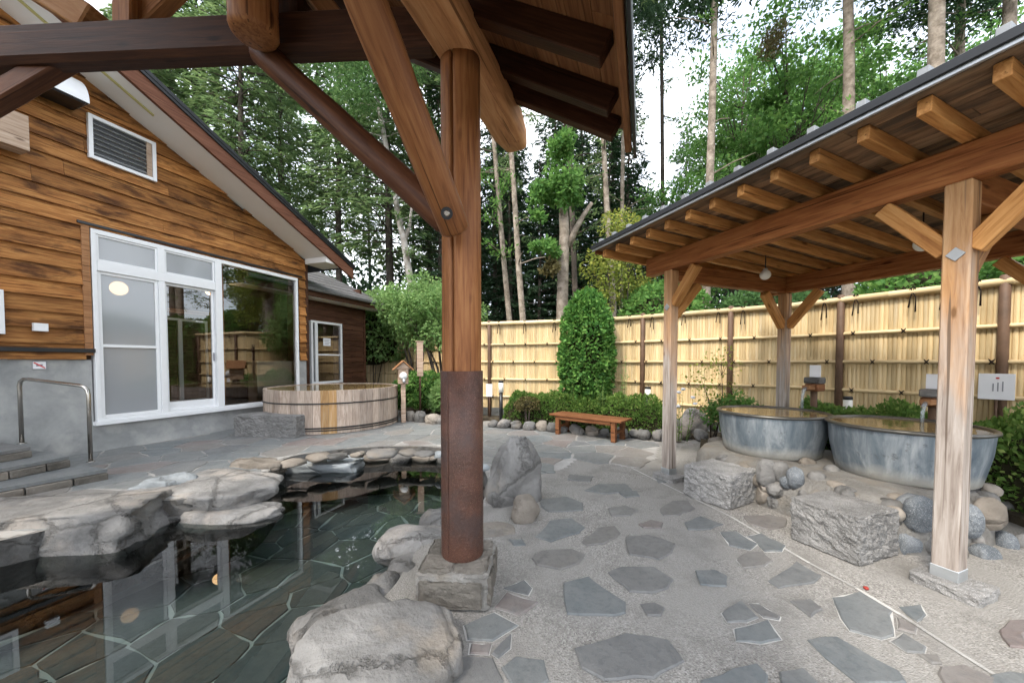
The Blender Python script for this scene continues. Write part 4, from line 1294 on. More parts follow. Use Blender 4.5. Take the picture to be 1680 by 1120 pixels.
rpx("boulder", 780, 846, 852, 892, -.05, .30, 64, M['rock'], "low flat stone beside the pier right of the log post", boxy=3.5, rough=.1, cuts=4, sub=3, flat_top=.2)
rpx("boulder", 690, 770, 838, 880, -.18, .5, 66, M['rock'], "grey rock at the water behind the log post", boxy=3, rough=.12, cuts=5, sub=3)
rpx("boulder", 620, 748, 862, 942, -.20, .62, 70, M['rock_pale'], "smooth pale rounded boulder left of the log post", boxy=2.3, rough=.07, cuts=3)
rpx("boulder", 632, 704, 918, 992, -.18, .42, 73, M['rock_pale'], "small whitish stone beside the stone pier", boxy=2.6, rough=.12, cuts=4, sub=3)
rpx("boulder", 590, 662, 944, 1030, -.20, .34, 76, M['rock'], "speckled grey stone left of the stone pier", boxy=2.4, rough=.12, cuts=4, sub=3)
rpx("boulder", 492, 650, 975, 1092, -.20, .42, 81, M['rock_pale'], "slanting pale rock at the near pool edge", boxy=2.5, rough=.12, cuts=5, rz=.6)
rock("boulder", (-.60, 1.62, .03), (.86, .60, .46), 92, M['rock'], None, .40, "largest boulder, grey and flat topped, at the bottom of the picture", "rock", "rocks around the pool", tilt=(.14, .10), sub=5, boxy=3.0, rough=.07, cuts=5, flat_top=.5)
rock("boulder", (-.95, 1.36, -.12), (.50, .55, .30), 95, M['rock'], None, .2, "grey rock at the waterline beside the largest boulder", "rock", "rocks around the pool", sub=4, boxy=3, rough=.12, cuts=5)
for i, (x, y) in enumerate(((-1.2, .75), (-1.25, .15), (-4.7, 1.5), (-5.2, .6))):
    pass

# ------------------------------------------------------------------ pier under the log post
pier = empty("stone_pier", (PBx, PBy, 0), 0, "square mortared stone pier under the rust brown log post", "pier")
pq = [G(680, 1001), G(801, 1006), G(838, 966)]
ux = (pq[1] - pq[0]); uy = (pq[2] - pq[1])
pw_, pd_ = ux.length, .40
prz = math.atan2(ux.y, ux.x)
PMx = WM[pier.name].inverted() @ Matrix.Translation((pq[0].x, pq[0].y, 0)) @ Matrix.Rotation(prz, 4, 'Z')
link("mortar_core", hewn_block(2, pw_, pd_, .215, .010, 16, .5), M['mortar'], pier, PMx)
M['pier'] = stone('pier_stone', (.09, .083, .072), (.165, .15, .13), (.23, .21, .185), 4, .85, .7)
def pier_stone(x0, y0, z0, lx, ly, lz, s):
    link("facing_stone", hewn_block(s, lx, ly, lz, .009, 9, .8), M['pier'], pier, PMx @ Matrix.Translation((x0, y0, z0)))
pier_stone(.025, -.014, .025, pw_ - .06, .03, .15, 5)
pier_stone(pw_ - .014, .015, .02, .03, .15, .17, 6)
pier_stone(pw_ - .014, .185, .025, .03, .10, .165, 7)
pier_stone(pw_ - .014, .30, .03, .03, .085, .16, 8)
pier_stone(.01, .01, .203, pw_ * .46, pd_ * .46, .02, 9); pier_stone(pw_ * .5, .012, .203, pw_ * .48, pd_ * .62, .02, 10)
pier_stone(.012, pd_ * .5, .203, pw_ * .44, pd_ * .47, .02, 11); pier_stone(pw_ * .5, pd_ * .66, .203, pw_ * .47, pd_ * .32, .02, 12)

# ------------------------------------------------------------------ masonry base and the two iron tubs
base = empty("tub_plinth", (3.2, 3.6, 0), 0, "rubble stone plinth of rounded cobbles in mortar under the iron tubs", "plinth")
bpoly = [(2.28, 4.55), (2.30, 3.95), (2.42, 3.55), (2.58, 3.05), (2.74, 2.66), (3.30, 2.62), (3.85, 2.85), (4.30, 3.4), (4.05, 4.3), (3.5, 4.95), (2.7, 5.0)]
bp = [(p.x, p.y) for p in catmull([Vector((x, y, 0)) for x, y in bpoly], 4)]
bm = bmesh.new()
rings_ = []
cxb, cyb = 3.2, 3.7
for kz, (ins, z) in enumerate(((.0, -.02), (.02, .12), (.05, .26), (.12, .34), (.30, .365))):
    vs = []
    for (x, y) in bp:
        d = Vector((x - cxb, y - cyb)); r = d.length; d = d * ((r - ins) / r)
        nz_ = mnoise.noise(Vector((x * 3, y * 3, z * 5))) * .02
        vs.append(bm.verts.new((cxb + d.x * (1 + nz_) - 3.2, cyb + d.y * (1 + nz_) - 3.6, z + (mnoise.noise(Vector((x * 4, y * 4, 9))) * .018 if z > .2 else 0))))
    rings_.append(vs)
for a, b in zip(rings_, rings_[1:]):
    for i in range(len(a)): bm.faces.new((a[i], a[(i + 1) % len(a)], b[(i + 1) % len(a)], b[i]))
bm.faces.new(rings_[-1])
link("mortar_bed", bm_mesh("mortar_bed", bm, True), M['mortar'], base)
cob = [ # (u, v, w px, h px, depth, mat)
 (1259, 778, 36, 52, 'rock_pale'), (1255, 812, 28, 44, 'rock_brown'), (1281, 777, 34, 40, 'rock'), (1306, 786, 26, 40, 'rock_dark'), (1342, 788, 30, 28, 'rock'),
 (1325, 764, 30, 26, 'rock_brown'), (1364, 776, 28, 28, 'rock_pale'), (1275, 806, 30, 24, 'rock_pale'), (1374, 800, 26, 22, 'rock_brown'),
 (1513, 846, 54, 66, 'rock_dark'), (1490, 897, 44, 56, 'rock_dark'), (1533, 904, 32, 44, 'rock_dark'), (1596, 858, 34, 60, 'rock_dark'), (1628, 846, 44, 58, 'rock_brown'),
 (1620, 916, 46, 42, 'rock_dark'), (1655, 898, 30, 52, 'rock_dark'), (1652, 848, 34, 56, 'rock'), (1570, 912, 36, 40, 'rock'), (1470, 845, 26, 26, 'rock_brown'),
 (1625, 806, 36, 24, 'rock_brown'), (1675, 842, 40, 38, 'rock'), (1568, 866, 36, 50, 'rock'), (1690, 900, 40, 50, 'rock'), (1476, 820, 30, 16, 'rock_brown'),
 (1244, 790, 24, 22, 'rock_brown'), (1392, 808, 28, 16, 'rock')]
for i, (u, v, wp, hp, mt) in enumerate(cob):
    # march along the ray until it meets the plinth's face
    d = ray(u, v); t = 1.5; hit = None
    while t < 7:
        p = EYE + d * t
        if 0 < p.z < .345 and inside((p.x, p.y), bp) or p.z < .0: hit = p; break
        t += .01
    p = hit
    s = p.y / F
    rock("cobble", (p.x + .02, p.y + .035, p.z), (wp * s * 1.08, .15, hp * s * 1.10), 200 + i * 7, M[mt], base, rnd.uniform(-.4, .1), None, sub=3, boxy=2.4, rough=.08, cuts=3)
def granite_step(name, corner, left, right, h, seed, label, grow=.06):
    cx_ = Vector((right - corner)); ang = math.atan2(cx_.y, cx_.x)
    lx = cx_.length; ly = (left - corner).length
    t = link(name, hewn_block(seed, lx, ly, h, .014, 30, .3), M['granite'], None, Matrix.Translation(corner) @ Matrix.Rotation(ang, 4, 'Z'))
    return tag(t, label, "stone block", "rough granite step blocks")
granite_step("granite_step", G(1196, 838), G(1124, 810), G(1244, 822), .325, 4, "rough granite step block in front of the farther iron tub")
granite_step("granite_step", G(1409, 931), G(1289, 884), G(1474, 910), .335, 9, "rough granite step block in front of the nearer iron tub")
granite_step("granite_step", G(486, 722), G(497, 712), G(383, 716), .40, 12, "rough grey granite block beside the round wooden tub") if False else None
gb = link("granite_step", hewn_block(12, 1.22, .50, .41, .020, 30, .3), M['granite'], None, Matrix.Translation(G(384, 717)) @ Matrix.Rotation(math.radians(-6), 4, 'Z'))
tag(gb, "rough grey granite block beside the round wooden tub", "stone block", "rough granite step blocks")

def iron_tub(c, R, z0, zr, label, seed):
    t = empty("iron_tub", (c[0], c[1], z0), seed, label, "bathtub", "round iron bathtubs")
    h = zr - z0
    prof = [(.0, .015), (R * .80, .015), (R * .84, .03), (R * .87, .10), (R * .935, h * .6), (R * .96, h - .03), (R * .962, h - .012)]
    inner = [(R * .925, h - .02), (R * .90, h * .6), (R * .82, .05), (0, .04)]
    link("shell", lathe_mesh(prof, 72), M['tubiron'], t)
    link("inner_wall", lathe_mesh(inner[::-1], 72), M['tubrim'], t)
    link("rim", lathe_mesh([(R * .925, h - .022), (R * .93, h + .004), (R * .965, h + .014), (R * 1.0, h + .006), (R * 1.003, h - .012), (R * .965, h - .022)], 72, close=True), M['tubrim'], t)
    Vw = [(R * .926 * math.cos(a * math.pi / 36), R * .926 * math.sin(a * math.pi / 36), h - .004) for a in range(72)]
    link("water", mesh("water", Vw, [tuple(range(72))]), M['tub_water'], t)
    return t
T1 = Vector((3.0, 4.22, 0)); T2 = Vector((3.60, 3.35, 0))
rq = random.Random(66)
nb_ = len(bp)
for i in range(0, nb_):
    x_, y_ = bp[i]
    if not (y_ < 4.3 and x_ < 4.1): continue
    for lv in (.07, .20, .30):
        if rq.random() < .55: continue
        s_ = rq.uniform(.13, .20)
        f_ = (1 - .06 - .035 * lv / .3)
        rock("cobble", (cxb + (x_ - cxb) * f_ + rq.uniform(-.03, .03), cyb + (y_ - cyb) * f_ + rq.uniform(-.03, .03), lv + rq.uniform(-.02, .02)), (s_ * rq.uniform(.9, 1.4), s_ * .8, s_ * rq.uniform(.8, 1.2)), 900 + i * 5 + int(lv * 100), M[rq.choice(['rock', 'rock_dark', 'rock_brown', 'rock_pale', 'rock'])], base, rq.uniform(0, 3), None, sub=2, boxy=2.5, rough=.1, cuts=3)
iron_tub(T1, .55, .35, .825, "farther round grey iron tub brimming with amber water", .4)
iron_tub(T2, .55, .35, .825, "nearer round grey iron tub brimming with amber water", 2.1)
def spout(loc, toward, label, hb):
    t = empty("water_spout", loc, math.atan2(toward.y - loc[1], toward.x - loc[0]), label, "spout", "wooden spouts of the iron tubs")
    tube("pipe_post", [(0, 0, 0), (0, 0, hb - .10)], .035, M['fpost'], t, 14)
    box("spout_block", (-.09, -.075, hb - .12), (.06, .075, hb - .03), M['bench'], t, .01)
    box("trough", (.0, -.045, hb - .10), (.17, .045, hb - .045), M['trim'], t, .008)
    box("cap_block", (-.08, -.085, hb - .028), (.07, .085, hb + .05), M['rock_pale'], t, .012)
    box("notice_plate", (-.02, -.06, hb + .052), (-.008, .06, hb + .20), M['paper'], t, .003)
    tube("water_stream", [(.16, 0, hb - .075), (.20, 0, hb - .10), (.225, 0, hb - .17), (.235, 0, .815)], [.020, .018, .014, .016], M['stream'], t, 10)
    return t
s1 = Vector((3.74, 4.52, 0)); s2 = Vector((4.16, 3.60, 0))
spout(s1, T1, "wooden spout with a white plate behind the farther iron tub", 1.16)
spout(s2, T2, "wooden spout with a white plate behind the nearer iron tub", 1.08)

# ------------------------------------------------------------------ round wooden tub and its spout
WT = Vector((-4.0, 8.25, 0)); WR, WZ = 1.35, .85
wt = empty("wooden_tub", WT, 0, "wide round cypress tub with dark hoops beside the bathhouse", "bathtub")
NS = 60
rnd = random.Random(9)
th = 2 * math.pi / NS
def stave_mesh(r0, r1, z0, z1, half):
    P = []
    for z in (z0, z1):
        for r in (r0, r1):
            for s in (-1, 0, 1): P.append((z, r * math.sin(s * half), r * math.cos(s * half)))
    # local x = up the grain, z = outward
    Fc = [(3, 4, 10, 9), (4, 5, 11, 10), (1, 0, 6, 7), (2, 1, 7, 8), (0, 3, 9, 6), (5, 2, 8, 11), (6, 9, 10, 7), (7, 10, 11, 8), (0, 1, 4, 3), (1, 2, 5, 4)]
    me = mesh("stave", P, Fc)
    bmx = bmesh.new(); bmx.from_mesh(me); bmesh.ops.recalc_face_normals(bmx, faces=bmx.faces[:]); bmx.to_mesh(me); bmx.free()
    return me
sm = [stave_mesh(WR - .06, WR + d, .02, WZ, th / 2 * .975) for d in (.0, .004, -.004)]
for me in sm: me.materials.append(M['tubwood'])
sm_st = stave_mesh(WR - .06, WR + .002, .02, WZ + .001, th / 2 * .975)
best = None
for i in range(NS):
    a = i * th
    X = Matrix((( 0, -math.sin(a), math.cos(a), 0), (0, math.cos(a), math.sin(a), 0), (1, 0, 0, 0), (0, 0, 0, 1)))
    pos = WT + Vector((math.cos(a), math.sin(a), 0)) * WR
    px = 840 + F * pos.x / pos.y
    front = (EYE - pos).dot(Vector((math.cos(a), math.sin(a), 0))) > 0
    st = front and abs(px - 538) < 8.5
    link("stave", sm_st if st else sm[i % 3], M['tubstain'] if st else None, wt, X, "stave stained orange by mineral water" if st else None)
for zz, hh in ((.60, .012), (.13, .014), (.085, .010)):
    link("hoop", lathe_mesh([(WR - .01, zz - hh), (WR + .012, zz - hh), (WR + .012, zz + hh), (WR - .01, zz + hh)], 96, False, True), M['black'], wt)
link("tub_floor", mesh("tub_floor", [((WR - .05) * math.cos(a * math.pi / 30), (WR - .05) * math.sin(a * math.pi / 30), .3) for a in range(60)], [tuple(range(60))]), M['tubwood'], wt)
link("water", mesh("water", [((WR - .058) * math.cos(a * math.pi / 30), (WR - .058) * math.sin(a * math.pi / 30), WZ - .012) for a in range(60)], [tuple(range(60))]), M['tub_water'], wt)
# post with a little roofed box that feeds it
q = G(662, 693)
ws = empty("spout_post", q, math.radians(200), "weathered wooden spout post with a tiny gable roof beside the wooden tub", "spout")
box("post", (-.05, -.05, 0), (.05, .05, .92), M['weath'], ws, .006)
box("rear_post", (-.05, -.12, 0), (.05, -.055, .90), M['fpost'], ws, .006)
box("spout_box", (-.11, -.22, .90), (.11, .10, 1.26), M['weath'], ws, .006)
for s in (-1, 1):
    beam("roof_board", (s * .17, -.26, 1.24), (s * .17, .14, 1.24), .24, .018, M['tubwood'], ws, .003, (s * .6, 0, 1)) if False else None
prism_xz("roof_gable", [(-.17, 1.24), (.17, 1.24), (.0, 1.39)], -.24, .13, M['weath'], ws)
prism_xz("roof_board", [(-.22, 1.21), (0, 1.41), (0, 1.44), (-.24, 1.22)], -.27, .16, M['trim'], ws)
prism_xz("roof_board", [(.22, 1.21), (.24, 1.22), (0, 1.44), (0, 1.41)], -.27, .16, M['trim'], ws)
tube("faucet", [(0, .08, 1.0), (.0, .30, 1.0), (.0, .36, .95)], .035, M['zinc'], ws, 12)
bmx = bmesh.new(); bmesh.ops.create_uvsphere(bmx, u_segments=16, v_segments=10, radius=.09)
link("finial_ball", bm_mesh("finial_ball", bmx, True), M['white'], ws, Matrix.Translation((-.0, .11, 1.08)))
q = Vector(((689 - 840) / F * 8.95, 8.95, 0))
sp = empty("sign_stake", q, math.radians(20), "thin brown stake with a white board in front of the leafy shrub", "sign")
tube("stake", [(0, 0, 0), (0, 0, 1.85)], .025, M['fpost'], sp, 10)
box("board", (-.075, -.04, 1.05), (.075, -.025, 1.88), M['weath'], sp, .004)
box("board_cap", (-.10, -.05, 1.88), (.10, .03, 1.91), M['weath'], sp, .004)

# ------------------------------------------------------------------ steps and handrail at the far left
steps = empty("stone_steps", G(60, 770), 0, "low stone steps rising to the left along the bathhouse wall", "steps")
mat_s = M['flag_deck']
def step(z, zb, pr, pl, back, n_r):
    a = G(*pr, z); b = G(*pl, z); dirv = (b - a).normalized()
    b = a + dirv * 2.2
    c = a - HN * back
    inv = -Vector((steps.location))
    poly = [(p.x + inv.x, p.y + inv.y) for p in (a, b, b - HN * back, c)]
    prism_xy("tread", poly, z - .035, z, mat_s, steps)
    nn = Vector((-dirv.y, dirv.x, 0))
    if nn.y > 0: nn = -nn
    o_ = -nn * .02
    poly = [(p.x + inv.x, p.y + inv.y) for p in (a + o_, b + o_, b - HN * back, c)]
    prism_xy("mortar_fill", poly, zb - .02, z - .036, M['mortar'], steps)
    L = 2.2; x = .0; rr = random.Random(int(z * 1000))
    while x < L - .1:
        w = rr.uniform(.16, .38)
        p0 = a + dirv * x; p1 = a + dirv * min(L, x + w - .012)
        Mx = frame_from(p0 + Vector((0, 0, (z + zb) / 2 - .02)) - Vector((0, 0, p0.z)), p1 + Vector((0, 0, (z + zb) / 2 - .02)) - Vector((0, 0, p1.z)))
        me = boxmesh((p1 - p0).length, .05, (z - zb) - .045, .008)
        linkw("riser_stone", me, M[rr.choice(['rock_brown', 'rock', 'pier', 'pier'])], steps, Mx)
        x += w
step(.13, .0, (176, 769), (0, 801), 1.6, 0)
step(.26, .13, (113, 748), (0, 769), 1.3, 0)
step(.38, .26, (50, 733), (0, 741), 1.0, 0)
ra, rb = G(149, 757, .13), G(36, 727, .38)
hr = empty("handrail", ra, 0, "bent stainless steel handrail beside the stone steps", "handrail")
za, zb_ = D(146, 634, ra.y).z, D(34, 620, rb.y).z
pts = [ra, Vector((ra.x, ra.y, za - .10))]
d_ = (rb - ra); d_.z = 0; d_ = d_.normalized()
A_ = Vector((ra.x, ra.y, za)); B_ = Vector((rb.x, rb.y, zb_)); dd = (B_ - A_).normalized()
for t in (.35, .7): pts.append(Vector((ra.x, ra.y, za - .10)).lerp(A_, t).lerp(A_.lerp(A_ + dd * .10, t), t))
pts += [A_ + dd * .10, B_ - dd * .10]
for t in (.3, .65): pts.append((B_ - dd * .10).lerp(B_, t).lerp(B_.lerp(B_ - Vector((0, 0, .10)), t), t))
pts += [B_ - Vector((0, 0, .10)), rb]
tube("rail", [p - ra for p in pts], .021, M['steel'], hr, 14)
for p in (ra, rb): link("floor_flange", lathe_mesh([(.0, .0), (.04, .0), (.04, .006), (.022, .01)], 18), M['steel'], hr, Matrix.Translation(p - ra))

# ------------------------------------------------------------------ bench
bA, bB = G(901, 678, .40), G(1019, 691, .40)
bd = (bB - bA); BL = 1.46; brz = math.atan2(bd.y, bd.x)
bench = empty("garden_bench", (bA.x, bA.y, 0), brz, "low brown wooden bench standing on the terrace before the hedge", "bench")
SW = .50
for i in range(4):
    w = (SW - .02) / 4
    box("seat_slat", (0, i * w, .365), (BL, i * w + w - .006, .40), M['bench'], bench, .004)
for x in (.12, BL - .20):
    for y in (.03, SW - .11): box("leg", (x, y, 0), (x + .08, y + .08, .364), M['bench'], bench, .005)
    box("stretcher", (x + .02, .11, .14), (x + .06, SW - .11, .19), M['bench'], bench, .004)
    box("cross_rail", (x + .005, .012, .30), (x + .075, SW - .02, .362), M['bench'], bench, .004) if False else None
box("apron", (.20, .02, .30), (BL - .20, .045, .363), M['bench'], bench, .004)
box("apron", (.20, SW - .06, .30), (BL - .20, SW - .035, .363), M['bench'], bench, .004)

# ------------------------------------------------------------------ bamboo fence
FZ0, FZ1 = .28, 2.33
RAILS = [1.82, 1.40, .98, .56]
rnd = random.Random(41)
def culm_mesh(r, H, seed):
    rr = random.Random(seed)
    zs_ = [0]; z = rr.uniform(.1, .35)
    nodes = []
    while z < H - .1: nodes.append(z); z += rr.uniform(.28, .40)
    rows = [(0, r)]
    for z in nodes: rows += [(z, r), (z + .006, r * 1.10), (z + .014, r)]
    rows.append((H, r))
    V, Fc = [], []; m = 5
    for z, q in rows:
        for k in range(m):
            a = math.pi * k / (m - 1)
            V.append((z, q * math.cos(a), -q * math.sin(a) * .5))
    for i in range(len(rows) - 1):
        for k in range(m - 1):
            a = i * m + k
            Fc.append((a, a + 1, a + m + 1, a + m))
    me = mesh("slat", V, Fc, False)
    me.materials.append(M['bamboo'])
    return me
def fence(name, pts, posts_u, label, cw, hang_u, z0, z1, rails):
    root = empty(name, (pts[0].x, pts[0].y, 0), 0, label, "fence")
    culms = [culm_mesh(cw * .5, z1 - z0 - .03, s) for s in (1, 2, 3, 4)]
    for si in range(len(pts) - 1):
        A, B = pts[si], pts[si + 1]
        d = (B - A); L = d.length; d.normalize()
        nf = Vector((d.y, -d.x, 0))
        if nf.dot(EYE - A) < 0: nf = -nf
        k = 0; x = cw / 2
        while x < L:
            p = A + d * x
            Mx = Matrix(((0, d.x, -nf.x, p.x), (0, d.y, -nf.y, p.y), (1, 0, 0, z0), (0, 0, 0, 1)))
            linkw("slat", culms[rnd.randrange(4)], None, root, Mx)
            x += cw
        # thin backing so no light leaks between culms
        V = [A - nf * .012, B - nf * .012]
        linkw("backing", mesh("backing", [(V[0].x, V[0].y, z0), (V[1].x, V[1].y, z0), (V[1].x, V[1].y, z1 - .02), (V[0].x, V[0].y, z1 - .02)], [(0, 1, 2, 3)]), M['bamboo'], root, Matrix.Identity(4))
        def rail(z, r, nm):
            segs = max(6, int(L / .16)); path, rad = [], []
            for i in range(segs + 1):
                f = i / segs; node = (i % 3 == 1)
                for o_, q in ((-.008, 1), (0, 1.13 if node else 1), (.008, 1)):
                    path.append(Vector((L * f + o_, 0, 0))); rad.append(r * q)
            V, Fc = tube_arrays(path, rad, 10)
            P0 = A + nf * (.026 + r * .5); P0 = Vector((P0.x, P0.y, z))
            linkw(nm, mesh(nm, V, Fc, True), M['bamboo'], root, frame_from(P0, P0 + d * L))
        for z in rails: rail(z, .026, "rail")
        rail(z1, .046, "top_rail")
        # rope ties on the rails
        for ri, z in enumerate(rails):
            x = .3 + .22 * (ri % 2)
            while x < L:
                p = A + d * x + nf * .066
                a1 = [p - d * .02 + Vector((0, 0, z - .03)), p + Vector((0, 0, z)) + nf * .004, p + d * .024 + Vector((0, 0, z + .034))]
                a2 = [p - d * .024 + Vector((0, 0, z + .034)), p + Vector((0, 0, z)) + nf * .004, p + d * .02 + Vector((0, 0, z - .03))]
                V1, F1 = tube_arrays(a1, [.004, .010, .004], 6); V2, F2 = tube_arrays(a2, [.004, .010, .004], 6)
                linkw("rope_tie", mesh("rope_tie", V1 + V2, F1 + [tuple(i + len(V1) for i in f) for f in F2], True), M['rope'], root, Matrix.Identity(4))
                x += .52
        for u in hang_u:
            r_ = (u - 840.0) / F
            den = (B.x - A.x) - r_ * (B.y - A.y)
            k_ = (r_ * A.y - A.x) / den
            if not 0 <= k_ < 1: continue
            p = A.lerp(B, k_) + nf * .08
            V_, F_ = [], []
            path = [(-.03, z1 + .02), (-.02, z1 + .06), (.0, z1 + .0), (-.02, z1 - .08), (-.035, z1 - .20 - rnd.uniform(0, .08))]
            pathb = [(.03, z1 + .02), (.02, z1 + .06), (.0, z1 + .0), (.03, z1 - .08), (.03, z1 - .18 - rnd.uniform(0, .1))]
            for pp in (path, pathb):
                V1, F1 = tube_arrays([p + d * a + Vector((0, 0, z)) for a, z in pp], [.009, .008, .012, .006, .010], 6)
                F_ += [tuple(i + len(V_) for i in f) for f in F1]; V_ += V1
            linkw("hanging_rope", mesh("hanging_rope", V_, F_, True), M['rope'], root, Matrix.Identity(4))
        for u in posts_u:
            r_ = (u - 840.0) / F
            k_ = (r_ * A.y - A.x) / ((B.x - A.x) - r_ * (B.y - A.y))
            if not 0 <= k_ < 1: continue
            p = A.lerp(B, k_) + nf * .045
            tube("fence_post", [Vector((p.x, p.y, .0)), Vector((p.x, p.y, z1 + .07)), Vector((p.x, p.y, z1 + .08))], [.048, .046, .03], M['fpost'], root, 14, world=True)
    return root
FV = [Vector((-1.62, 12.08, 0)), Vector((-.95, 9.12, 0)), Vector((1.99, 8.25, 0)), Vector((4.67, 6.15, 0)), Vector((5.88, 4.10, 0)), Vector((6.75, 2.6, 0))]
fence("bamboo_fence", FV, [804, 935, 1055, 1198, 1379, 1645], "long pale yellow bamboo fence with brown posts behind hedge and tubs", .047,
      [820, 862, 910, 1034, 1071, 1122, 1178, 1218, 1353, 1404, 1496, 1548, 1600], FZ0, FZ1, RAILS)
FL = [Vector((-5.9, 14.35, 0)), Vector((-1.6, 12.1, 0))]
fence("bamboo_fence", FL, [], "far stretch of yellow bamboo fence between house wing and log post", .075, [600, 628, 655, 690, 712], FZ0, FZ1, RAILS)

# ------------------------------------------------------------------ planting bed, border stones
bed_front = [G(u, v) for u, v in ((800, 690), (880, 698), (960, 706), (1040, 712), (1100, 716), (1150, 722))] + [Vector((2.95, 5.7, 0)), Vector((3.35, 5.25, 0)), Vector((4.1, 4.5, 0)), Vector((4.45, 3.5, 0)), Vector((4.3, 2.9, 0)), Vector((4.6, 2.0, 0))]
bed_poly = [(p.x, p.y) for p in bed_front] + [(6.9, 2.2), (5.95, 4.2), (4.75, 6.25), (2.05, 8.35), (-.9, 9.2), (-1.3, 8.4)]
bed = tag(prism_xy("planting_bed", bed_poly, -.02, .07, M['soil']), "dark raised planting bed along the bamboo fence", kind="structure")
bed2 = [(-2.55, 8.85), (-1.75, 8.35), (-1.1, 8.1), (-.95, 9.0), (-1.5, 12.0), (-5.9, 14.3), (-4.6, 12.0), (-3.1, 10.3)]
tag(prism_xy("planting_bed", bed2, -.02, .07, M['soil']), "dark planting bed under the pale green shrubs", kind="structure")
rnd = random.Random(8)
def border(name, pts, label, size, mats, flat=1.0, zoff=0.0):
    root = empty(name, pts[0], 0, label, "border")
    L = 0; x = 0
    for a, b in zip(pts, pts[1:]):
        d = b - a; t = 0.0
        while t < d.length:
            s = size * rnd.uniform(.75, 1.35)
            p = a + d.normalized() * (t + s / 2)
            rock("border_stone", (p.x, p.y, (.06 + s * .08) * flat + zoff), (s * 1.06, s * (.85 if flat == 1 else 1.0) * rnd.uniform(.9, 1.2), s * rnd.uniform(.7, .95) * flat), rnd.randrange(9999), M[rnd.choice(mats)], root, math.atan2(d.y, d.x) + rnd.uniform(-.2, .2), None, sub=2, boxy=3.4, rough=.18, cuts=6)
            t += s * .93
border("stone_border", [G(u, v) for u, v in ((800, 700), (880, 706), (960, 713), (1040, 719), (1108, 725))], "row of grey edging stones in front of the clipped hedge", .27, ['rock', 'rock_pale', 'rock_brown'])
border("stone_border", [Vector(p) for p in ((-2.62, 8.80, 0), (-1.75, 8.28, 0), (-.9, 7.95, 0))], "row of grey edging stones beside the wooden tub's spout post", .34, ['rock', 'rock', 'rock_brown'])
border("stone_border", [G(u, v) for u, v in ((455, 766), (530, 751), (600, 746), (680, 744), (740, 748), (795, 772))], "row of flat grey coping stones along the pool's far edge", .36, ['rock', 'rock', 'rock_blue', 'rock_brown'], .38, -.015)
for i, (u, v, w, h, mt, lab) in enumerate(((1138, 716, 62, 52, 'rock_pale', "large pale pitted garden rock behind the far shelter post"), (1124, 722, 30, 24, 'rock_brown', "small brown stone at the foot of the pale garden rock"),
        (1152, 724, 36, 22, 'rock', "mossy grey stone right of the far shelter post"), (1176, 712, 26, 40, 'rock_pale', "upright pinkish stone left of the farther iron tub"), (1184, 738, 40, 22, 'rock_brown', "low brown stone at the plinth's left end"),
        (1108, 718, 30, 20, 'rock', "grey stone just left of the far shelter post"), (678, 668, 28, 20, 'rock_brown', "reddish stone on the bed behind the spout post"), (710, 664, 36, 22, 'rock', "grey stone on the bed below the leafy shrub"))):
    p = G(u, v); s = p.y / F
    rock("garden_rock", (p.x, p.y + .06, h * s * .42), (w * s, .26 if w < 50 else .42, h * s * 1.1), 300 + i, M[mt], None, i * .7, lab, "rock", "garden rocks by the beds", sub=3, boxy=2.5, rough=.16, cuts=5)

# ------------------------------------------------------------------ bollard lights, notices
def bollard(u, vt, Y, r, label):
    tp_ = D(u, vt, Y); p = Vector((tp_.x, tp_.y, .05)); h = tp_.z - .05
    k_ = 1 - .27 / h
    t = empty("bollard_light", p, 0, label, "lamp", "garden bollard lights")
    tube("stem", [(0, 0, -.1), (0, 0, h * k_)], r * .72, M['black'], t, 18)
    tube("diffuser", [(0, 0, h * k_), (0, 0, h * .95)], r * .95, M['globe'], t, 18)
    tube("cap", [(0, 0, h * .95), (0, 0, h * .985), (0, 0, h)], [r, r, r * .85], M['black'], t, 18)
bollard(822, 624, 8.35, .06, "slim bollard light at the hedge's left end near the log post")
bollard(1063, 634, 7.15, .06, "bollard light above the hedge left of the far shelter post")
bollard(1391, 650, 5.05, .055, "bollard light between the two iron tubs")
def notice(p, rz, w, h, zc, label, zpole=None, lines=3):
    t = empty("notice_sign", p, rz, label, "sign")
    box("sheet", (-w / 2, -.008, zc - h / 2), (w / 2, .0, zc + h / 2), M['paper'], t, .001)
    for i in range(lines):
        x = w * (.5 - .22) - i * w * .13 - w * .12
        box("print_column", (x, -.0105, zc - h * .18), (x + w * .035, -.0085, zc + h * (.2 - .04 * i)), M['ink'], t, 0)
    box("red_mark", (-w * .02, -.0105, zc + h * .30), (w * .08, -.0085, zc + h * .36), M['red'], t, 0)
    if zpole is not None: tube("pole", [(0, .02, zpole), (0, .02, zc + h * .3)], .012, M['fpost'], t, 8)
    return t
np_ = seg_at(FV[3], FV[4], 1640)
nfd = (FV[4] - FV[3]).normalized()
pn = np_ + Vector((-nfd.y, nfd.x, 0)) * -.16
if (pn - np_).dot(EYE - np_) < 0: pn = np_ - (pn - np_)
zc_ = D(1641, 634, pn.y).z
notice(Vector((pn.x, pn.y, 0)), math.atan2(nfd.y, nfd.x), .26, .30, zc_, "white paper notice on the bamboo fence at the right edge", .16)
pn2 = seg_at(FV[1], FV[2], 805) + Vector((-.02, -.25, 0))
notice(Vector((pn2.x, pn2.y, 0)), math.radians(-12), .15, .30, D(805, 640, pn2.y).z, "small white plate on a stake left of the hedge", .0, 1)
# fallen red petals
pr = G(1421, 967)
tag(link("fallen_flower", rock_mesh(5, (.035, .03, .02), 2), M['petal'], None, Matrix.Translation((pr.x, pr.y, .012))), "tiny fallen red flower on the pale joint line", "flower")
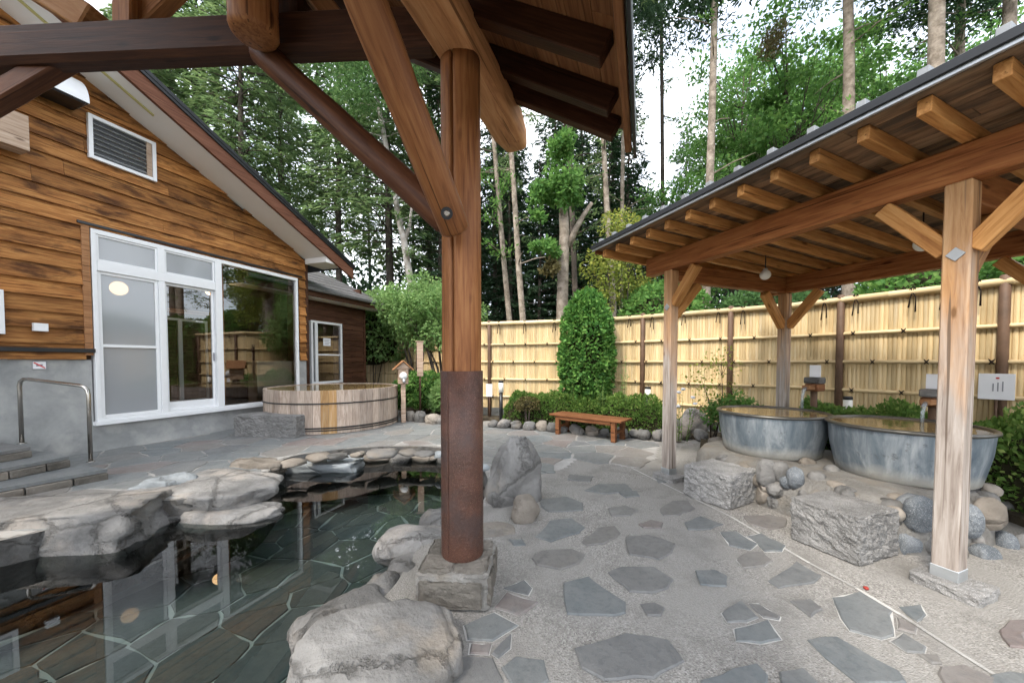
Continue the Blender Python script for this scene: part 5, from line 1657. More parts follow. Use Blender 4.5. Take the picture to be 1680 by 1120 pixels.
# ------------------------------------------------------------------ foliage
def np_mesh(name, V, quads):
    me = bpy.data.meshes.new(name)
    nv, nf = len(V), len(quads)
    me.vertices.add(nv); me.vertices.foreach_set("co", np.asarray(V, dtype=np.float32).ravel())
    me.loops.add(nf * 4); me.loops.foreach_set("vertex_index", np.asarray(quads, dtype=np.int32).ravel())
    me.polygons.add(nf); me.polygons.foreach_set("loop_start", np.arange(0, nf * 4, 4, dtype=np.int32))
    me.update(calc_edges=True)
    return me
def leaf_arrays(P, A, Nn, L, W, fold=0.0):
    """one diamond-shaped leaf per point: P foot, A direction, Nn normal"""
    A = A / (np.linalg.norm(A, axis=1, keepdims=True) + 1e-9)
    B = np.cross(Nn, A); B /= (np.linalg.norm(B, axis=1, keepdims=True) + 1e-9)
    L = L[:, None]; W = W[:, None]
    V = np.stack([P, P + A * L * .45 + B * W * .5, P + A * L, P + A * L * .45 - B * W * .5], axis=1).reshape(-1, 3)
    return V
def leaves_mesh(name, P, A, Nn, L, W, mat):
    V = leaf_arrays(P, A, Nn, L, W)
    me = np_mesh(name, V, np.arange(len(V), dtype=np.int32).reshape(-1, 4))
    me.materials.append(mat)
    return me
def unit(rs, n):
    v = rs.normal(size=(n, 3)); return v / np.linalg.norm(v, axis=1, keepdims=True)
def shell_leaves(rs, n, radii, depth=.18, zmin=-1.0, lump=.12, up=.35):
    """leaves over a lumpy ellipsoid; returns points, outward directions"""
    d = unit(rs, n * 2); d = d[d[:, 2] > zmin][:n]
    k = 1 - depth * rs.random(len(d)) ** 2
    off = rs.random() * 50
    lum = np.array([1 + lump * mnoise.noise(Vector(x * 2.6) + Vector((off, 0, 0))) + lump * .5 * mnoise.noise(Vector(x * 6) + Vector((off, 7, 0))) for x in d])
    return d * np.array(radii) * (k * lum)[:, None], d
def bush(name, c, radii, n, ls, mat, label, cat, group=None, stems=5, core=.8, seed=0, depth=.25, zmin=-.6, lump=.16, hold=None):
    rs = np.random.RandomState(seed); rr = random.Random(seed)
    c = Vector(c)
    root = empty(name, (c.x, c.y, hold if hold is not None else 0), 0, label, cat, group)
    base = Vector((c.x, c.y, hold if hold is not None else 0))
    P, d = shell_leaves(rs, n, radii, depth, zmin, lump)
    A = d * .7 + unit(rs, len(d)) * .8; Nn = d * .6 + unit(rs, len(d)) * .7 + np.array([0, 0, .5])
    L = ls * (0.7 + .7 * rs.random(len(d))); W = L * (.45 + .25 * rs.random(len(d)))
    me = leaves_mesh("foliage", P, A, Nn, L, W, mat)
    link("foliage", me, None, root, Matrix.Translation(c - base))
    if core:
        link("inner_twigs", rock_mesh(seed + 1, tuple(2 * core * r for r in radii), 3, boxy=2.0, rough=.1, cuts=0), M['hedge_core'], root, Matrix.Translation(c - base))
    for i in range(stems):
        a = rr.uniform(0, 6.28); e = Vector((math.cos(a) * radii[0] * .5, math.sin(a) * radii[1] * .5, c.z - base.z + rr.uniform(-.2, .3) * radii[2]))
        tube("stem", [(math.cos(a) * .04, math.sin(a) * .04, -.05), e * .5 + Vector((0, 0, .1 * radii[2])), e], [.02, .014, .006], M['bark_dark'], root, 6)
    return root
def airy_shrub(name, base, blobs, n, ls, mat, label, cat, seed, group=None, bark='bark_dark', stem_r=.03, aspect=.5):
    """shrub or small tree of separate leaf clouds on forking stems; blobs = (dx, dy, z, r)"""
    rs = np.random.RandomState(seed); rr = random.Random(seed)
    base = Vector(base)
    root = empty(name, base, 0, label, cat, group)
    Ps, Ds = [], []
    tot = sum(b[3] ** 2 for b in blobs)
    Vt, Ft = [], []
    for (dx, dy, z, r) in blobs:
        m = int(n * r * r / tot)
        v = unit(rs, m) * (rs.random(m)[:, None] ** .45) * np.array([r, r, r * .7])
        # arrange the leaves along flat sprays
        v[:, 2] += .12 * r * np.sin(v[:, 0] * 9 / r)
        Ps.append(v + np.array([dx, dy, z])); Ds.append(v / r)
        c = Vector((dx, dy, z))
        mid = Vector((dx * .35, dy * .35, z * .55)) + Vector((rr.uniform(-.1, .1), rr.uniform(-.1, .1), 0))
        V1, F1 = tube_arrays([Vector((rr.uniform(-.05, .05), rr.uniform(-.05, .05), -.05)), mid, c], [stem_r, stem_r * .7, stem_r * .25], 7)
        Ft += [tuple(i + len(Vt) for i in f) for f in F1]; Vt += V1
        for _ in range(4):
            e = c + Vector((rr.gauss(0, .5), rr.gauss(0, .5), rr.gauss(0, .35))) * r
            V1, F1 = tube_arrays([mid.lerp(c, .6), e], [stem_r * .35, stem_r * .12], 5)
            Ft += [tuple(i + len(Vt) for i in f) for f in F1]; Vt += V1
    P = np.concatenate(Ps); d = np.concatenate(Ds)
    A = d + unit(rs, len(P)) * .9 + np.array([0, 0, -.25]); Nn = unit(rs, len(P)) * .6 + np.array([0, 0, 1.0])
    L = ls * (.65 + .7 * rs.random(len(P))); W = L * aspect * (.8 + .5 * rs.random(len(P)))
    link("foliage", leaves_mesh("foliage", P, A, Nn, L, W, mat), None, root)
    link("stems", mesh("stems", Vt, Ft, True), M[bark], root)
    return root
def hedge_strip(name, pts, wid, z0, z1, n, ls, mat, label, seed, patches=(), fit=None):
    rs = np.random.RandomState(seed); rr = random.Random(seed)
    pts = [Vector(p) for p in pts]
    root = empty(name, (pts[0].x, pts[0].y, z0), 0, label, "hedge")
    org = np.array([pts[0].x, pts[0].y, z0])
    lens = [(b - a).length for a, b in zip(pts, pts[1:])]; tot = sum(lens)
    P, A, Nn = [], [], []
    def at(s):
        for a, b, L in zip(pts, pts[1:], lens):
            if s <= L: return a.lerp(b, s / L), (b - a).normalized()
            s -= L
        return pts[-1], (pts[-1] - pts[-2]).normalized()
    for i in range(n):
        s = rr.random() * tot
        c, d = at(s); nn = Vector((-d.y, d.x, 0))
        a = rr.uniform(-.25, math.pi + .25)                 # around the rounded section
        dep = 1 - .22 * rr.random() ** 2
        lum = 1 + .26 * mnoise.noise(Vector((s * 2.2, a * 1.2, seed))) + .16 * mnoise.noise(Vector((s * 7, a * 3, seed)))
        endk = min(1.0, .45 + 2.2 * min(s, tot - s))
        ca, sa = math.cos(a), math.sin(a)
        y = math.copysign(abs(ca) ** .7, ca) * wid / 2 * dep * lum * endk
        zz = max(0, abs(sa) ** .6 * (1 if sa > 0 else -.3)) * (z1 - z0) * dep * lum * endk
        p = c + nn * y
        P.append((p.x, p.y, z0 + zz)); o = nn * ca + Vector((0, 0, sa + .2))
        A.append(tuple(o)); Nn.append(tuple(o))
    P = np.array(P) - org; A = np.array(A) + unit(rs, n) * .8; Nn = np.array(Nn) * .7 + unit(rs, n) * .7
    L = ls * (.7 + .7 * rs.random(n)); W = L * (.45 + .25 * rs.random(n))
    link("foliage", leaves_mesh("foliage", P, A, Nn, L, W, mat), None, root)
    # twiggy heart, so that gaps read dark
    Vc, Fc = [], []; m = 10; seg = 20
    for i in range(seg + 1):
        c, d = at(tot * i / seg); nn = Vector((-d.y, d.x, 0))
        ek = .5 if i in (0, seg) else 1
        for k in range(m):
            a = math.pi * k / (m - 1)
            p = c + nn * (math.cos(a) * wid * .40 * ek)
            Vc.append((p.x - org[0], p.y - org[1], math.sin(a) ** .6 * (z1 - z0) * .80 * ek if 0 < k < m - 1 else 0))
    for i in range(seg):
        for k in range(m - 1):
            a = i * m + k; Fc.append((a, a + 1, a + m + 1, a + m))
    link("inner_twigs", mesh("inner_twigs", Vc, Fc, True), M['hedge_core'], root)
    return root
def at_u0(u, Y): return Vector(((u - 840) / F * Y, Y, 0))
# clipped hedge before the fence
hp = [at_u0(829, 8.1), at_u0(900, 7.9), at_u0(985, 7.5), at_u0(1098, 6.8)]
hedge_strip("clipped_hedge", [Vector((p.x, p.y, 0)) for p in hp], .72, .10, .70, 15000, .055, M['hedge'], "low green clipped hedge along the fence behind the bench", 3)
bush("hedge_patch", (at_u0(866, 7.62).x, 7.62, .50), (.26, .16, .17), 1000, .045, M['red_leaf'], "brownish withered shrub at the hedge's left part", "shrub", stems=3, core=.7, seed=33, hold=.12)
hedge_strip("clipped_hedge", [Vector((3.75, 5.05, 0)), Vector((4.35, 4.45, 0)), Vector((4.75, 3.75, 0)), Vector((5.0, 3.0, 0)), Vector((5.1, 2.3, 0))], .95, .05, .82, 20000, .052, M['hedge'], "dense green hedge behind and right of the nearer iron tub", 5)
# topiary
tp = seg_at(FV[1], FV[2], 958) + Vector((-.05, -.55, 0))
tzc = (D(958, 480, tp.y).z + .25) / 2
bush("topiary_tree", (tp.x, tp.y, tzc), (.56, .52, tzc - .22), 11000, .085, M['topiary'], "dense bright green columnar topiary rising above the bamboo fence", "topiary", stems=1, core=.86, seed=12, zmin=-1, lump=.15, depth=.22, hold=.07)
# thin flowering stalks in the beds
def stalks(name, base, n, h, spread, label, seed, mat='maple', flower=None, fz=None, ls=.06):
    rr = random.Random(seed); rs = np.random.RandomState(seed)
    base = Vector(base)
    root = empty(name, base, 0, label, "plant")
    Vt, Ft, P, A = [], [], [], []
    tips = []
    for i in range(n):
        a = rr.uniform(0, 6.28); r = spread * rr.random() ** .5
        b = Vector((math.cos(a) * r * .5, math.sin(a) * r * .5, 0)); t = Vector((math.cos(a) * r, math.sin(a) * r, h * rr.uniform(.65, 1.05)))
        V1, F1 = tube_arrays([b, b.lerp(t, .5) + Vector((rr.uniform(-.02, .02), 0, 0)), t], [.006, .004, .002], 5)
        Ft += [tuple(k + len(Vt) for k in f) for f in F1]; Vt += V1
        tips.append(t)
        for k in range(22):
            f = rr.uniform(.1, 1); p = b.lerp(t, f)
            P.append(tuple(p)); A.append((rr.gauss(0, 1), rr.gauss(0, 1), rr.uniform(.1, .8)))
    link("stems", mesh("stems", Vt, Ft, True), M[mat] if False else M['hedge'], root)
    P = np.array(P); A = np.array(A); m = len(P)
    L = ls * (.6 + .8 * rs.random(m))
    link("foliage", leaves_mesh("foliage", P, A, unit(rs, m) * .5 + np.array([0, 0, 1.]), L, L * .35, M[mat]), None, root)
    if flower:
        for t in tips:
            link("flower", rock_mesh(rr.randrange(999), (.075, .07, .05), 2, cuts=0, rough=.3), M[flower], root, Matrix.Translation(t + Vector((0, 0, .01))))
    return root
for i, (u, v, nn_, h, lab) in enumerate(((945, 640, 5, .55, "feathery pale stalks in the hedge left of the topiary's foot"), (988, 640, 4, .45, "feathery stalks right of the topiary's foot"), (1022, 640, 4, .85, "tall thin grassy stalks between topiary and far shelter post"))):
    stalks("tall_weed", at_u0(u, 7.5 - (u - 940) * .006) + Vector((0, 0, .45)), nn_, h + .2, .14, lab, 60 + i)
stalks("white_flowers", Vector((2.65, 5.75, .15)), 9, .78, .30, "white flowering stalks left of the farther iron tub", 71, 'hedge', 'paper')
airy_shrub("flowering_shrub", (3.55, 5.9, .15), [(0, 0, .55, .30), (-.18, .05, .40, .26), (.22, 0, .45, .26)], 1500, .075, M['decid'], "dark green leafy shrub behind the farther iron tub", "shrub", 74)
airy_shrub("yellow_twigs", (3.45, 6.2, .15), [(-.25, 0, 1.0, .32), (.1, 0, 1.25, .34), (.28, 0, .8, .28), (-.1, 0, .6, .3)], 420, .06, M['yellow_leaf'], "sparse yellow green twigs against the fence left of the rear shelter post", "shrub", 75, stem_r=.012)
# pale green shrubs beside the far fence
airy_shrub("leafy_shrub", (-1.95, 10.3, .1), [(-1.0, 0, 2.7, .75), (-.2, .1, 3.0, .8), (.55, 0, 2.6, .75), (-.6, .2, 2.1, .7), (.2, -.3, 2.1, .7), (.7, .1, 1.7, .6), (-1.5, .3, 3.1, .55)], 9000, .11, M['maple'], "pale green bushy maple left of the log post", "tree", 81, stem_r=.045)
airy_shrub("leafy_shrub", (-3.4, 12.9, .1), [(-.9, 0, 3.3, .9), (.3, 0, 3.0, 1.0), (1.2, 0, 3.3, .9), (.2, .2, 3.9, .8), (-.4, 0, 2.5, .7)], 8000, .12, M['maple'], "light green tree rising above the far stretch of fence", "tree", 82, stem_r=.05)
bush("low_shrub", (-2.35, 9.55, .55), (.75, .45, .55), 3600, .10, M['decid'], "low broad leaved shrub behind the spout post", "shrub", seed=84, stems=4, hold=.12)
bush("low_shrub", (-1.45, 9.0, .50), (.55, .40, .48), 2600, .09, M['maple'], "low pale green shrub beside the log post", "shrub", seed=85, stems=4, hold=.12)
bush("leafy_shrub", (at_u0(612, 13.6).x, 13.6, 2.3), (1.5, 1.0, 1.5), 6000, .14, M['maple'], "light green bush filling the gap right of the wing's eave", "shrub", seed=87, stems=4, hold=0)
# shrubs behind the fence
airy_shrub("leafy_shrub", (3.05, 10.3, .0), [(-.4, 0, 4.1, .75), (.25, 0, 4.6, .7), (.3, .2, 3.6, .7), (-.1, 0, 5.2, .55), (-.6, 0, 3.2, .6)], 4200, .10, M['yellow_leaf'], "yellow green small tree behind the fence left of the shelter eave", "tree", 91, stem_r=.035)
bush("leafy_shrub", (4.15, 10.0, 2.6), (1.15, .9, .95), 4200, .12, M['decid'], "dark green shrub above the fence left of the far shelter post", "shrub", seed=92, hold=0)
bush("leafy_shrub", (6.3, 9.0, 2.4), (1.3, 1.0, .85), 4200, .11, M['decid_dark'], "dark shrub above the fence seen under the shelter's side beam", "shrub", seed=93, hold=0)
bush("leafy_shrub", (8.0, 7.0, 2.6), (1.2, 1.0, .8), 4000, .11, M['decid'], "green shrub above the fence between the near and rear shelter posts", "shrub", seed=94, hold=0)
bush("leafy_shrub", (8.3, 5.3, 2.8), (1.0, .9, .75), 4000, .10, M['decid'], "green shrub above the fence right of the near shelter post", "shrub", seed=95, hold=0)

# ------------------------------------------------------------------ forest
def conifer_parts(seed, H, z0, Lmax, droop=.25, dens=1.0, r=.2, mat='conifer', bark='bark_dark', dead=True, ls=.30):
    rs = np.random.RandomState(seed); rr = random.Random(seed)
    P, A = [], []
    Vt, Ft = [], []
    path = [Vector((math.sin(i * .7 + seed) * .05, math.cos(i * .9 + seed) * .05, H * i / 10)) for i in range(11)]
    V1, F1 = tube_arrays(path, [r * (1 - .90 * i / 10) for i in range(11)], 10, True, .12, seed); Vt += V1; Ft += F1
    z = z0
    while z < H - .3:
        f = (z - z0) / (H - z0)
        L0 = Lmax * ((1 - f) ** .75) * (.55 + .45 * min(1, f * 5)) + .3
        nb = rr.choice((4, 5, 6))
        a0 = rr.uniform(0, 6.28)
        for b in range(nb):
            a = a0 + 6.283 * b / nb + rr.uniform(-.35, .35)
            L = L0 * rr.uniform(.6, 1.15)
            dv = np.array([math.cos(a), math.sin(a), 0]); sv = np.array([-math.sin(a), math.cos(a), 0])
            rise = rr.uniform(-.15, .25)
            tip = Vector((math.cos(a) * L, math.sin(a) * L, z + rise * L - droop * L * .6))
            V1, F1 = tube_arrays([Vector((0, 0, z)), Vector((math.cos(a) * L * .5, math.sin(a) * L * .5, z + rise * L * .5 - droop * L * .12)), tip], [.035, .022, .006], 4, False)
            Ft += [tuple(k + len(Vt) for k in fc) for fc in F1]; Vt += V1
            m = int((14 + L * 34) * dens)
            t = .18 + .82 * rs.random(m) ** .75
            lat = (rs.random(m) - .5) * 2 * (.12 + .34 * L * (1 - t) ** .6 * .6)
            zz = z + rise * L * t - droop * L * .6 * t ** 2 + rs.normal(0, .05, m) - np.abs(lat) * .2
            p = dv * (t * L)[:, None] + sv * lat[:, None]; p[:, 2] += zz
            P.append(p)
            A.append(dv * .9 + sv * (np.sign(lat) * (.4 + .5 * rs.random(m)))[:, None] + np.stack([np.zeros(m), np.zeros(m), -.35 + rs.normal(0, .25, m)], 1))
        z += rr.uniform(.34, .62)
    if dead:
        for k in range(14):
            zz = rr.uniform(1.5, z0 + .5); a = rr.uniform(0, 6.28); L = rr.uniform(.5, 1.6)
            V1, F1 = tube_arrays([Vector((0, 0, zz)), Vector((math.cos(a) * L, math.sin(a) * L, zz - .1 * L))], [.02, .005], 4, False)
            Ft += [tuple(q + len(Vt) for q in fc) for fc in F1]; Vt += V1
    P = np.concatenate(P); A = np.concatenate(A); m = len(P)
    Nn = np.array([0, 0, 1.]) + unit(rs, m) * .55
    L = ls * (.6 + .7 * rs.random(m)); W = L * (.24 + .14 * rs.random(m))
    cm = leaves_mesh("crown", P, A, Nn, L, W, M[mat])
    tm = mesh("trunk", Vt, Ft, True); tm.materials.append(M[bark])
    return tm, cm
def broad_parts(seed, H, zc, rad, n, mat='decid', bark='bark_dark', r=.13, ls=.20, clumps=46, lean=(0, 0)):
    rs = np.random.RandomState(seed); rr = random.Random(seed)
    Vt, Ft = [], []
    path = [Vector((lean[0] * (i / 8) ** 1.3 * H * .1 + math.sin(i + seed) * .07, lean[1] * i / 8 * H * .1 + math.cos(i * 1.3 + seed) * .07, H * .86 * i / 8)) for i in range(9)]
    V1, F1 = tube_arrays(path, [r * (1 - .85 * i / 8) for i in range(9)], 10, True, .1, seed); Vt += V1; Ft += F1
    Ps, Ds = [], []
    for k in range(clumps):
        d = unit(rs, 1)[0]
        c = d * np.array([rad, rad, (H - zc) * .95]) * rr.uniform(.35, 1.0)
        c = c + np.array([path[6].x, path[6].y, zc + (H - zc) * .10])
        if c[2] < zc - (H - zc) * .75: continue
        q = rr.uniform(.35, .75) * rad * .42
        m = int(n / clumps * rr.uniform(.5, 1.5))
        v = unit(rs, m) * (rs.random(m)[:, None] ** .5) * np.array([q * 1.25, q * 1.25, q * .55])
        Ps.append(v + c); Ds.append(v / q)
        h0 = max(H * .25, min(H * .8, c[2] - rr.uniform(.4, 1.4) * rad * .5))
        b = path[int(h0 / (H * .86) * 8) if h0 < H * .86 else 8]
        cc = Vector(c); mid = b.lerp(cc, .55) + Vector((0, 0, -.12 * (cc - b).length))
        V1, F1 = tube_arrays([b, mid, cc], [r * .32, r * .2, r * .06], 5, False)
        Ft += [tuple(qq + len(Vt) for qq in fc) for fc in F1]; Vt += V1
    P = np.concatenate(Ps); d = np.concatenate(Ds); m = len(P)
    A = d * .5 + unit(rs, m) + np.array([0, 0, -.2]); Nn = unit(rs, m) * .75 + np.array([0, 0, .8])
    L = ls * (.6 + .75 * rs.random(m)); W = L * (.5 + .25 * rs.random(m))
    cm = leaves_mesh("crown", P, A, Nn, L, W, M[mat])
    tm = mesh("trunk", Vt, Ft, True); tm.materials.append(M[bark])
    return tm, cm
def plant(name, parts, pos, rz, sc, label, cat, group=None):
    t = empty(name, pos, rz, label, cat, group); t.scale = (sc, sc, sc)
    link("trunk", parts[0], None, t); 
    if parts[1] is not None: link("crown", parts[1], None, t)
    return t
def at_u(u, Y): return Vector(((u - 840) / F * Y, Y, -.05))

CON = [conifer_parts(101, 23, 7.5, 3.0, .30), conifer_parts(102, 25, 9.0, 2.8, .28), conifer_parts(103, 21, 6.0, 3.3, .34), conifer_parts(104, 26, 10.5, 2.6, .26)]
COND = [conifer_parts(111, 22, 3.0, 2.6, .25, .8, mat='conifer_dark'), conifer_parts(112, 24, 4.5, 2.8, .3, .8, mat='conifer_dark'), conifer_parts(113, 17, 1.2, 2.4, .22, .8, mat='conifer_dark')]
rnd = random.Random(2024)
# front row of conifers above the bathhouse roof
frow = [(252, 17, 2, "layered green conifer nearest the bathhouse roof's ridge"), (335, 19, 0, "green conifer above the middle of the bathhouse roof"), (405, 16.5, 2, "bright green conifer above the roof's lower half"), (468, 21, 1, "tall conifer between the roof and the dark brace"),
        (560, 18.5, 0, "broad green conifer behind the dark diagonal brace"), (640, 16, 2, "bright green conifer seen between the two log braces"), (706, 19, 1, "green conifer just left of the log post")]
for u, Y, k, lab in frow:
    plant("conifer_tree", CON[k], at_u(u, Y), rnd.uniform(0, 6.28), rnd.uniform(.92, 1.08), lab, "tree", "conifers behind the bathhouse")
for i in range(8):
    u = 200 + 68 * i + rnd.uniform(-14, 14); Y = rnd.uniform(25, 36)
    plant("conifer_tree", CON[rnd.randrange(4)], at_u(u, Y), rnd.uniform(0, 6.28), rnd.uniform(.9, 1.2), "slender trunked conifer deeper in the forest behind the bathhouse", "tree", "deeper conifers behind the bathhouse")
# dark stand in the middle and far right
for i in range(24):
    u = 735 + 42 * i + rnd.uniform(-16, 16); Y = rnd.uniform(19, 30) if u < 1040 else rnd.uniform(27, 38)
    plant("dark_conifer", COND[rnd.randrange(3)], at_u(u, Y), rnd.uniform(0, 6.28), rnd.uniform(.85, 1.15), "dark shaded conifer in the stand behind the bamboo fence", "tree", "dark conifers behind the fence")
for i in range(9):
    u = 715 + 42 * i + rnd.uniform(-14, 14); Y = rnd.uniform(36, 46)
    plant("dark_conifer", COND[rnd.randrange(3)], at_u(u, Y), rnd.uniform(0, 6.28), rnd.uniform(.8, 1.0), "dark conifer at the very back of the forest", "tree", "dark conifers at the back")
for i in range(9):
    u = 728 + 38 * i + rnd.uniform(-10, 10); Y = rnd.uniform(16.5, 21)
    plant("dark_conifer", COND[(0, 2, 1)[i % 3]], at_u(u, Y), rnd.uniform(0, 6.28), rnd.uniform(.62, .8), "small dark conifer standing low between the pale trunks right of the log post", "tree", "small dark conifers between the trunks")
# trunks one can tell apart
def trunk_tree(pts_uv, Y, wpx, mat, name, label, H=20, crown=None, cat="tree", forks=()):
    """bare trunk traced through (u, v) rows at depth Y and carried on upward"""
    P = [D(u, v, Y) for u, v in pts_uv]
    base = Vector((P[0].x + (P[0].x - P[-1].x) * .15, Y, -.05))
    path = [Vector((0, 0, 0))] + [p - base for p in P]
    d = (P[-1] - P[0]).normalized()
    top = path[-1]
    if top.z < H:
        for k in range(1, 5): path.append(top + d * ((H - top.z) * k / 4))
    r0 = wpx * .76 / F * Y / 2
    nn_ = len(path)
    t = empty(name, base, 0, label, cat, "pale trunks behind the fence")
    V1, F1 = tube_arrays(path, [r0 * (1.08 - .62 * i / (nn_ - 1)) for i in range(nn_)], 14, True, .10, int(Y * 10))
    for fk in forks:
        q = [D(u, v, Y) - base for u, v in fk[0]]
        V2, F2 = tube_arrays(q, [fk[1] * (1 - .5 * i / (len(q) - 1)) for i in range(len(q))], 9)
        F1 += [tuple(a + len(V1) for a in f) for f in F2]; V1 += V2
    rb = random.Random(int(Y * 100 + wpx * 7)); rn = np.random.RandomState(int(Y * 100 + wpx))
    Pl, Al = [], []
    ztop = path[-1].z
    if H > 10:
        for k in range(26):
            zz = rb.uniform(4.2, ztop - .5); i = 0
            while i < len(path) - 2 and path[i + 1].z < zz: i += 1
            f = (zz - path[i].z) / max(.01, path[i + 1].z - path[i].z); b0_ = path[i].lerp(path[i + 1], f)
            an = rb.uniform(0, 6.28); L = rb.uniform(.5, 1.9) * (.6 + .5 * zz / ztop)
            tip = b0_ + Vector((math.cos(an) * L, math.sin(an) * L, rb.uniform(-.1, .35) * L))
            V2, F2 = tube_arrays([b0_, b0_.lerp(tip, .5) + Vector((0, 0, .06)), tip], [.028, .018, .006], 5)
            F1 += [tuple(a + len(V1) for a in f_) for f_ in F2]; V1 += V2
            if rb.random() < .75:
                m = int(L * 75); tt = rn.random(m) ** .7
                p_ = np.array(b0_)[None] + (np.array(tip - b0_)[None]) * tt[:, None] + rn.normal(0, .13, (m, 3)) * np.array([1, 1, .6])
                Pl.append(p_); Al.append(np.tile(np.array(tip - b0_) / L, (m, 1)) + rn.normal(0, .7, (m, 3)))
    link("trunk", mesh("trunk", V1, F1, True), M[mat], t)
    if Pl:
        Pl = np.concatenate(Pl); Al = np.concatenate(Al); m = len(Pl); Ll = .15 * (.6 + .8 * rn.random(m))
        link("side_foliage", leaves_mesh("side_foliage", Pl, Al, unit(rn, m) * .6 + np.array([0, 0, 1.]), Ll, Ll * .34, M['conifer' if wpx % 2 else 'decid']), None, t)
    if crown is not None:
        link("crown", crown, None, t, Matrix.Translation(path[-1] * .9 + Vector((0, 0, -crown_h))))
    return t, base
rs = np.random.RandomState(9)
def crown_cloud(seed, n, rad, hgt, ls, mat):
    rs = np.random.RandomState(seed)
    Ps = []; Ds = []
    for k in range(26):
        c = unit(rs, 1)[0] * np.array([rad, rad, hgt]) * rs.uniform(.3, 1); q = rad * rs.uniform(.2, .36)
        m = n // 26; v = unit(rs, m) * rs.random(m)[:, None] ** .5 * np.array([q * 1.3, q * 1.3, q * .5]); Ps.append(v + c); Ds.append(v / q)
    P = np.concatenate(Ps); d = np.concatenate(Ds); m = len(P); L = ls * (.6 + .8 * rs.random(m))
    return leaves_mesh("crown", P, d + unit(rs, m), unit(rs, m) * .7 + np.array([0, 0, .8]), L, L * .32, M[mat])
crown_h = 1.0
PINE = [crown_cloud(5, 9000, 2.6, 3.4, .17, 'conifer'), crown_cloud(6, 9000, 2.3, 3.8, .17, 'conifer_dark'), crown_cloud(7, 9000, 2.8, 3.4, .15, 'decid_dark')]
trunk_tree([(676, 472), (668, 430), (662, 390), (652, 350), (650, 330)], 14.5, 15, 'bark_birch', "birch_tree", "white barked forked trunk behind the pale maple left of the log post", 15, PINE[2], forks=[([(663, 400), (672, 370), (676, 335)], .09)])
trunk_tree([(836, 526), (828, 440), (820, 350), (812, 250)], 12.5, 12, 'bark_pale', "pine_tree", "slim pale leaning trunk just right of the log post", 19, PINE[0])
trunk_tree([(858, 526), (851, 440), (845, 340), (838, 240)], 12, 13, 'bark_pale', "pine_tree", "pale spotted leaning trunk, second right of the log post", 20, PINE[0])
t, b_ = trunk_tree([(922, 524), (924, 440), (926, 380), (924, 335)], 10.6, 25, 'bark_pale', "broken_tree", "thick pale ivy grown trunk with a bare forked limb behind the topiary", 6.5, None, forks=[([(932, 405), (945, 375), (958, 352), (971, 333)], .10)])
rs = np.random.RandomState(44)
def clump_on(t, base, u, v, Y, r, n, mat='decid', ls=.13):
    c = D(u, v, Y) - base
    k_ = 9
    cs = unit(rs, k_) * rs.random(k_)[:, None] ** .5 * np.array(r) * .95
    idx = rs.randint(0, k_, n)
    d = unit(rs, n) * rs.random(n)[:, None] ** .6
    P = cs[idx] + d * np.array(r) * (.28 + .3 * rs.random(k_))[idx][:, None]
    L = ls * (.6 + .7 * rs.random(n))
    link("ivy_clump", leaves_mesh("ivy_clump", P, d + unit(rs, n) * .9, d * .5 + unit(rs, n) * .6 + np.array([0, 0, .5]), L, L * .6, M[mat]), None, t, Matrix.Translation(c))
clump_on(t, b_, 918, 290, 10.4, (.55, .5, .75), 1500); clump_on(t, b_, 930, 240, 10.4, (.42, .4, .5), 900); clump_on(t, b_, 888, 318, 10.4, (.38, .35, .35), 700); clump_on(t, b_, 938, 320, 10.4, (.35, .3, .35), 500)
clump_on(t, b_, 898, 405, 10.2, (.40, .35, .32), 800); clump_on(t, b_, 905, 440, 10.2, (.25, .25, .2), 300, 'red_leaf'); clump_on(t, b_, 884, 350, 10.3, (.2, .2, .2), 250)
trunk_tree([(945, 524), (942, 440), (938, 340), (934, 240)], 13, 13, 'bark_dark', "pine_tree", "brownish trunk close behind the ivy grown one", 20, PINE[1])
trunk_tree([(1006, 500), (1001, 420), (995, 330), (991, 250)], 12, 13, 'bark_pale', "pine_tree", "pale trunk left of the shelter eave corner", 19, PINE[0])
trunk_tree([(1020, 400), (1021, 320), (1022, 240)], 15, 9, 'bark_pale', "pine_tree", "thin pale trunk beside the pavilion eave's lower tip", 19, PINE[1])
trunk_tree([(1088, 420), (1087, 300), (1086, 160), (1085, 40)], 17, 9, 'bark_dark', "pine_tree", "thin dark straight trunk before the open sky", 24, PINE[1])
trunk_tree([(1160, 420), (1166, 250), (1170, 120), (1173, 0)], 12, 16, 'bark_pale', "pine_tree", "straight pale trunk rising above the shelter's far eave", 19, PINE[1])
trunk_tree([(1392, 490), (1392, 180), (1393, 90), (1391, 0)], 11, 22, 'bark_pale', "pine_tree", "stout pale trunk above the middle of the shelter roof", 18, PINE[0])
trunk_tree([(1530, 470), (1535, 120), (1537, 0)], 9.5, 30, 'bark_pale', "pine_tree", "thickest pale trunk above the shelter roof, left of the thin one", 17, PINE[0])
trunk_tree([(1572, 470), (1574, 100), (1576, 0)], 11.5, 17, 'bark_pale', "pine_tree", "thin pale trunk right of the thickest one", 18, PINE[1])
trunk_tree([(1652, 470), (1655, 60), (1657, 0)], 9.5, 24, 'bark_pale', "pine_tree", "pale trunk at the picture's right edge above the roof", 17, PINE[1])
trunk_tree([(1392 + 118, 470), (1508, 380)], 10.5, 26, 'bark_pale', "pine_tree", "pale trunk seen under the shelter's rear beam", 6, None) if False else None
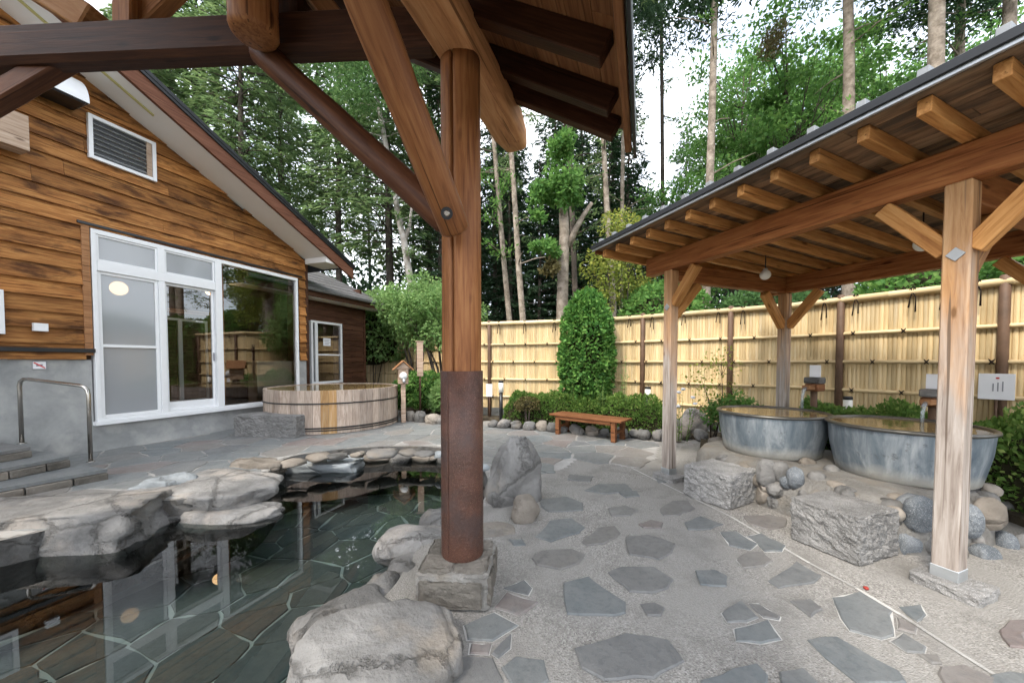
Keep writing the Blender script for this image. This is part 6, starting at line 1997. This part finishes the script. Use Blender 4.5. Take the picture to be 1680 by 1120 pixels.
# leafy trees on the right
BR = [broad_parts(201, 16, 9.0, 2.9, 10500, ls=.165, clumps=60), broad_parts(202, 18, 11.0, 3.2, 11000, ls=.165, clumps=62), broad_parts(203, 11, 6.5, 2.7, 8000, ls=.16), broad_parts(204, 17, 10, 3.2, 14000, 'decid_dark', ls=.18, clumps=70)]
bl = [(1060, 16, 2, .8, "small leafy tree between the pavilion eave and the dark straight trunk"), (1130, 15, 2, .85, "leafy tree low behind the shelter's far eave"), (1210, 17, 1, .95, "tall leafy tree right of the straight pale trunk"), (1285, 15, 0, 1.0, "leafy tree with a dangling brown tuft above the shelter"),
      (1345, 18, 1, 1.0, "leafy tree behind the stout pale trunk's left side"), (1440, 15.5, 0, 1.0, "bright leafy tree between the stout and the thickest pale trunks"), (1500, 19, 1, 1.0, "leafy tree behind the thickest pale trunk"), (1610, 15, 0, 1.0, "leafy tree at the top right corner"), (1700, 17, 1, 1.05, "leafy tree cut by the right picture edge")]
for u, Y, k, s, lab in bl:
    plant("leafy_tree", BR[k], at_u(u, Y), rnd.uniform(0, 6.28), s, lab, "tree", "leafy trees behind the shelter")
for i in range(6):
    u = 1180 + 100 * i + rnd.uniform(-20, 20); Y = rnd.uniform(21, 27)
    plant("leafy_tree", BR[rnd.choice((1, 3, 3))], at_u(u, Y), rnd.uniform(0, 6.28), rnd.uniform(1.0, 1.3), "shaded leafy tree in the row behind the nearer leafy trees", "tree", "back row of leafy trees")
P = unit(rs, 700) * rs.random(700)[:, None] ** .5 * np.array([.42, .4, .75]); L = .22 * (.6 + .7 * rs.random(700))
tuft = link("hanging_tuft", leaves_mesh("hanging_tuft", P, unit(rs, 700) + np.array([.3, 0, .8]), unit(rs, 700), L, L * .18, M['moss_twig']), None, None, Matrix.Translation(D(1265, 70, 13.2)) @ Matrix.Rotation(.5, 4, 'Y'))
tag(tuft, "brown tuft of dry twigs high in the leafy trees above the shelter", "twig tuft")
# undergrowth that closes the view low between the trunks
rs = np.random.RandomState(77)
n_ = 95000
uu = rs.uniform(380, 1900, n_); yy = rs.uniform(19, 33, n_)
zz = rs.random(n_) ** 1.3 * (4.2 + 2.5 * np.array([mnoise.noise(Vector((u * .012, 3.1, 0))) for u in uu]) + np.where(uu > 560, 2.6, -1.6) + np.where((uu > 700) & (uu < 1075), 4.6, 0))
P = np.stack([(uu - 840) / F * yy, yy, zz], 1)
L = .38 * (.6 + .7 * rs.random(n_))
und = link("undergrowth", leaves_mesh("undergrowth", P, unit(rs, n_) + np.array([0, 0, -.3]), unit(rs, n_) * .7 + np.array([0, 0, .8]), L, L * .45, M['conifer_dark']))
tag(und, "dark undergrowth and low branches deep between the forest trunks", "undergrowth", kind="stuff")
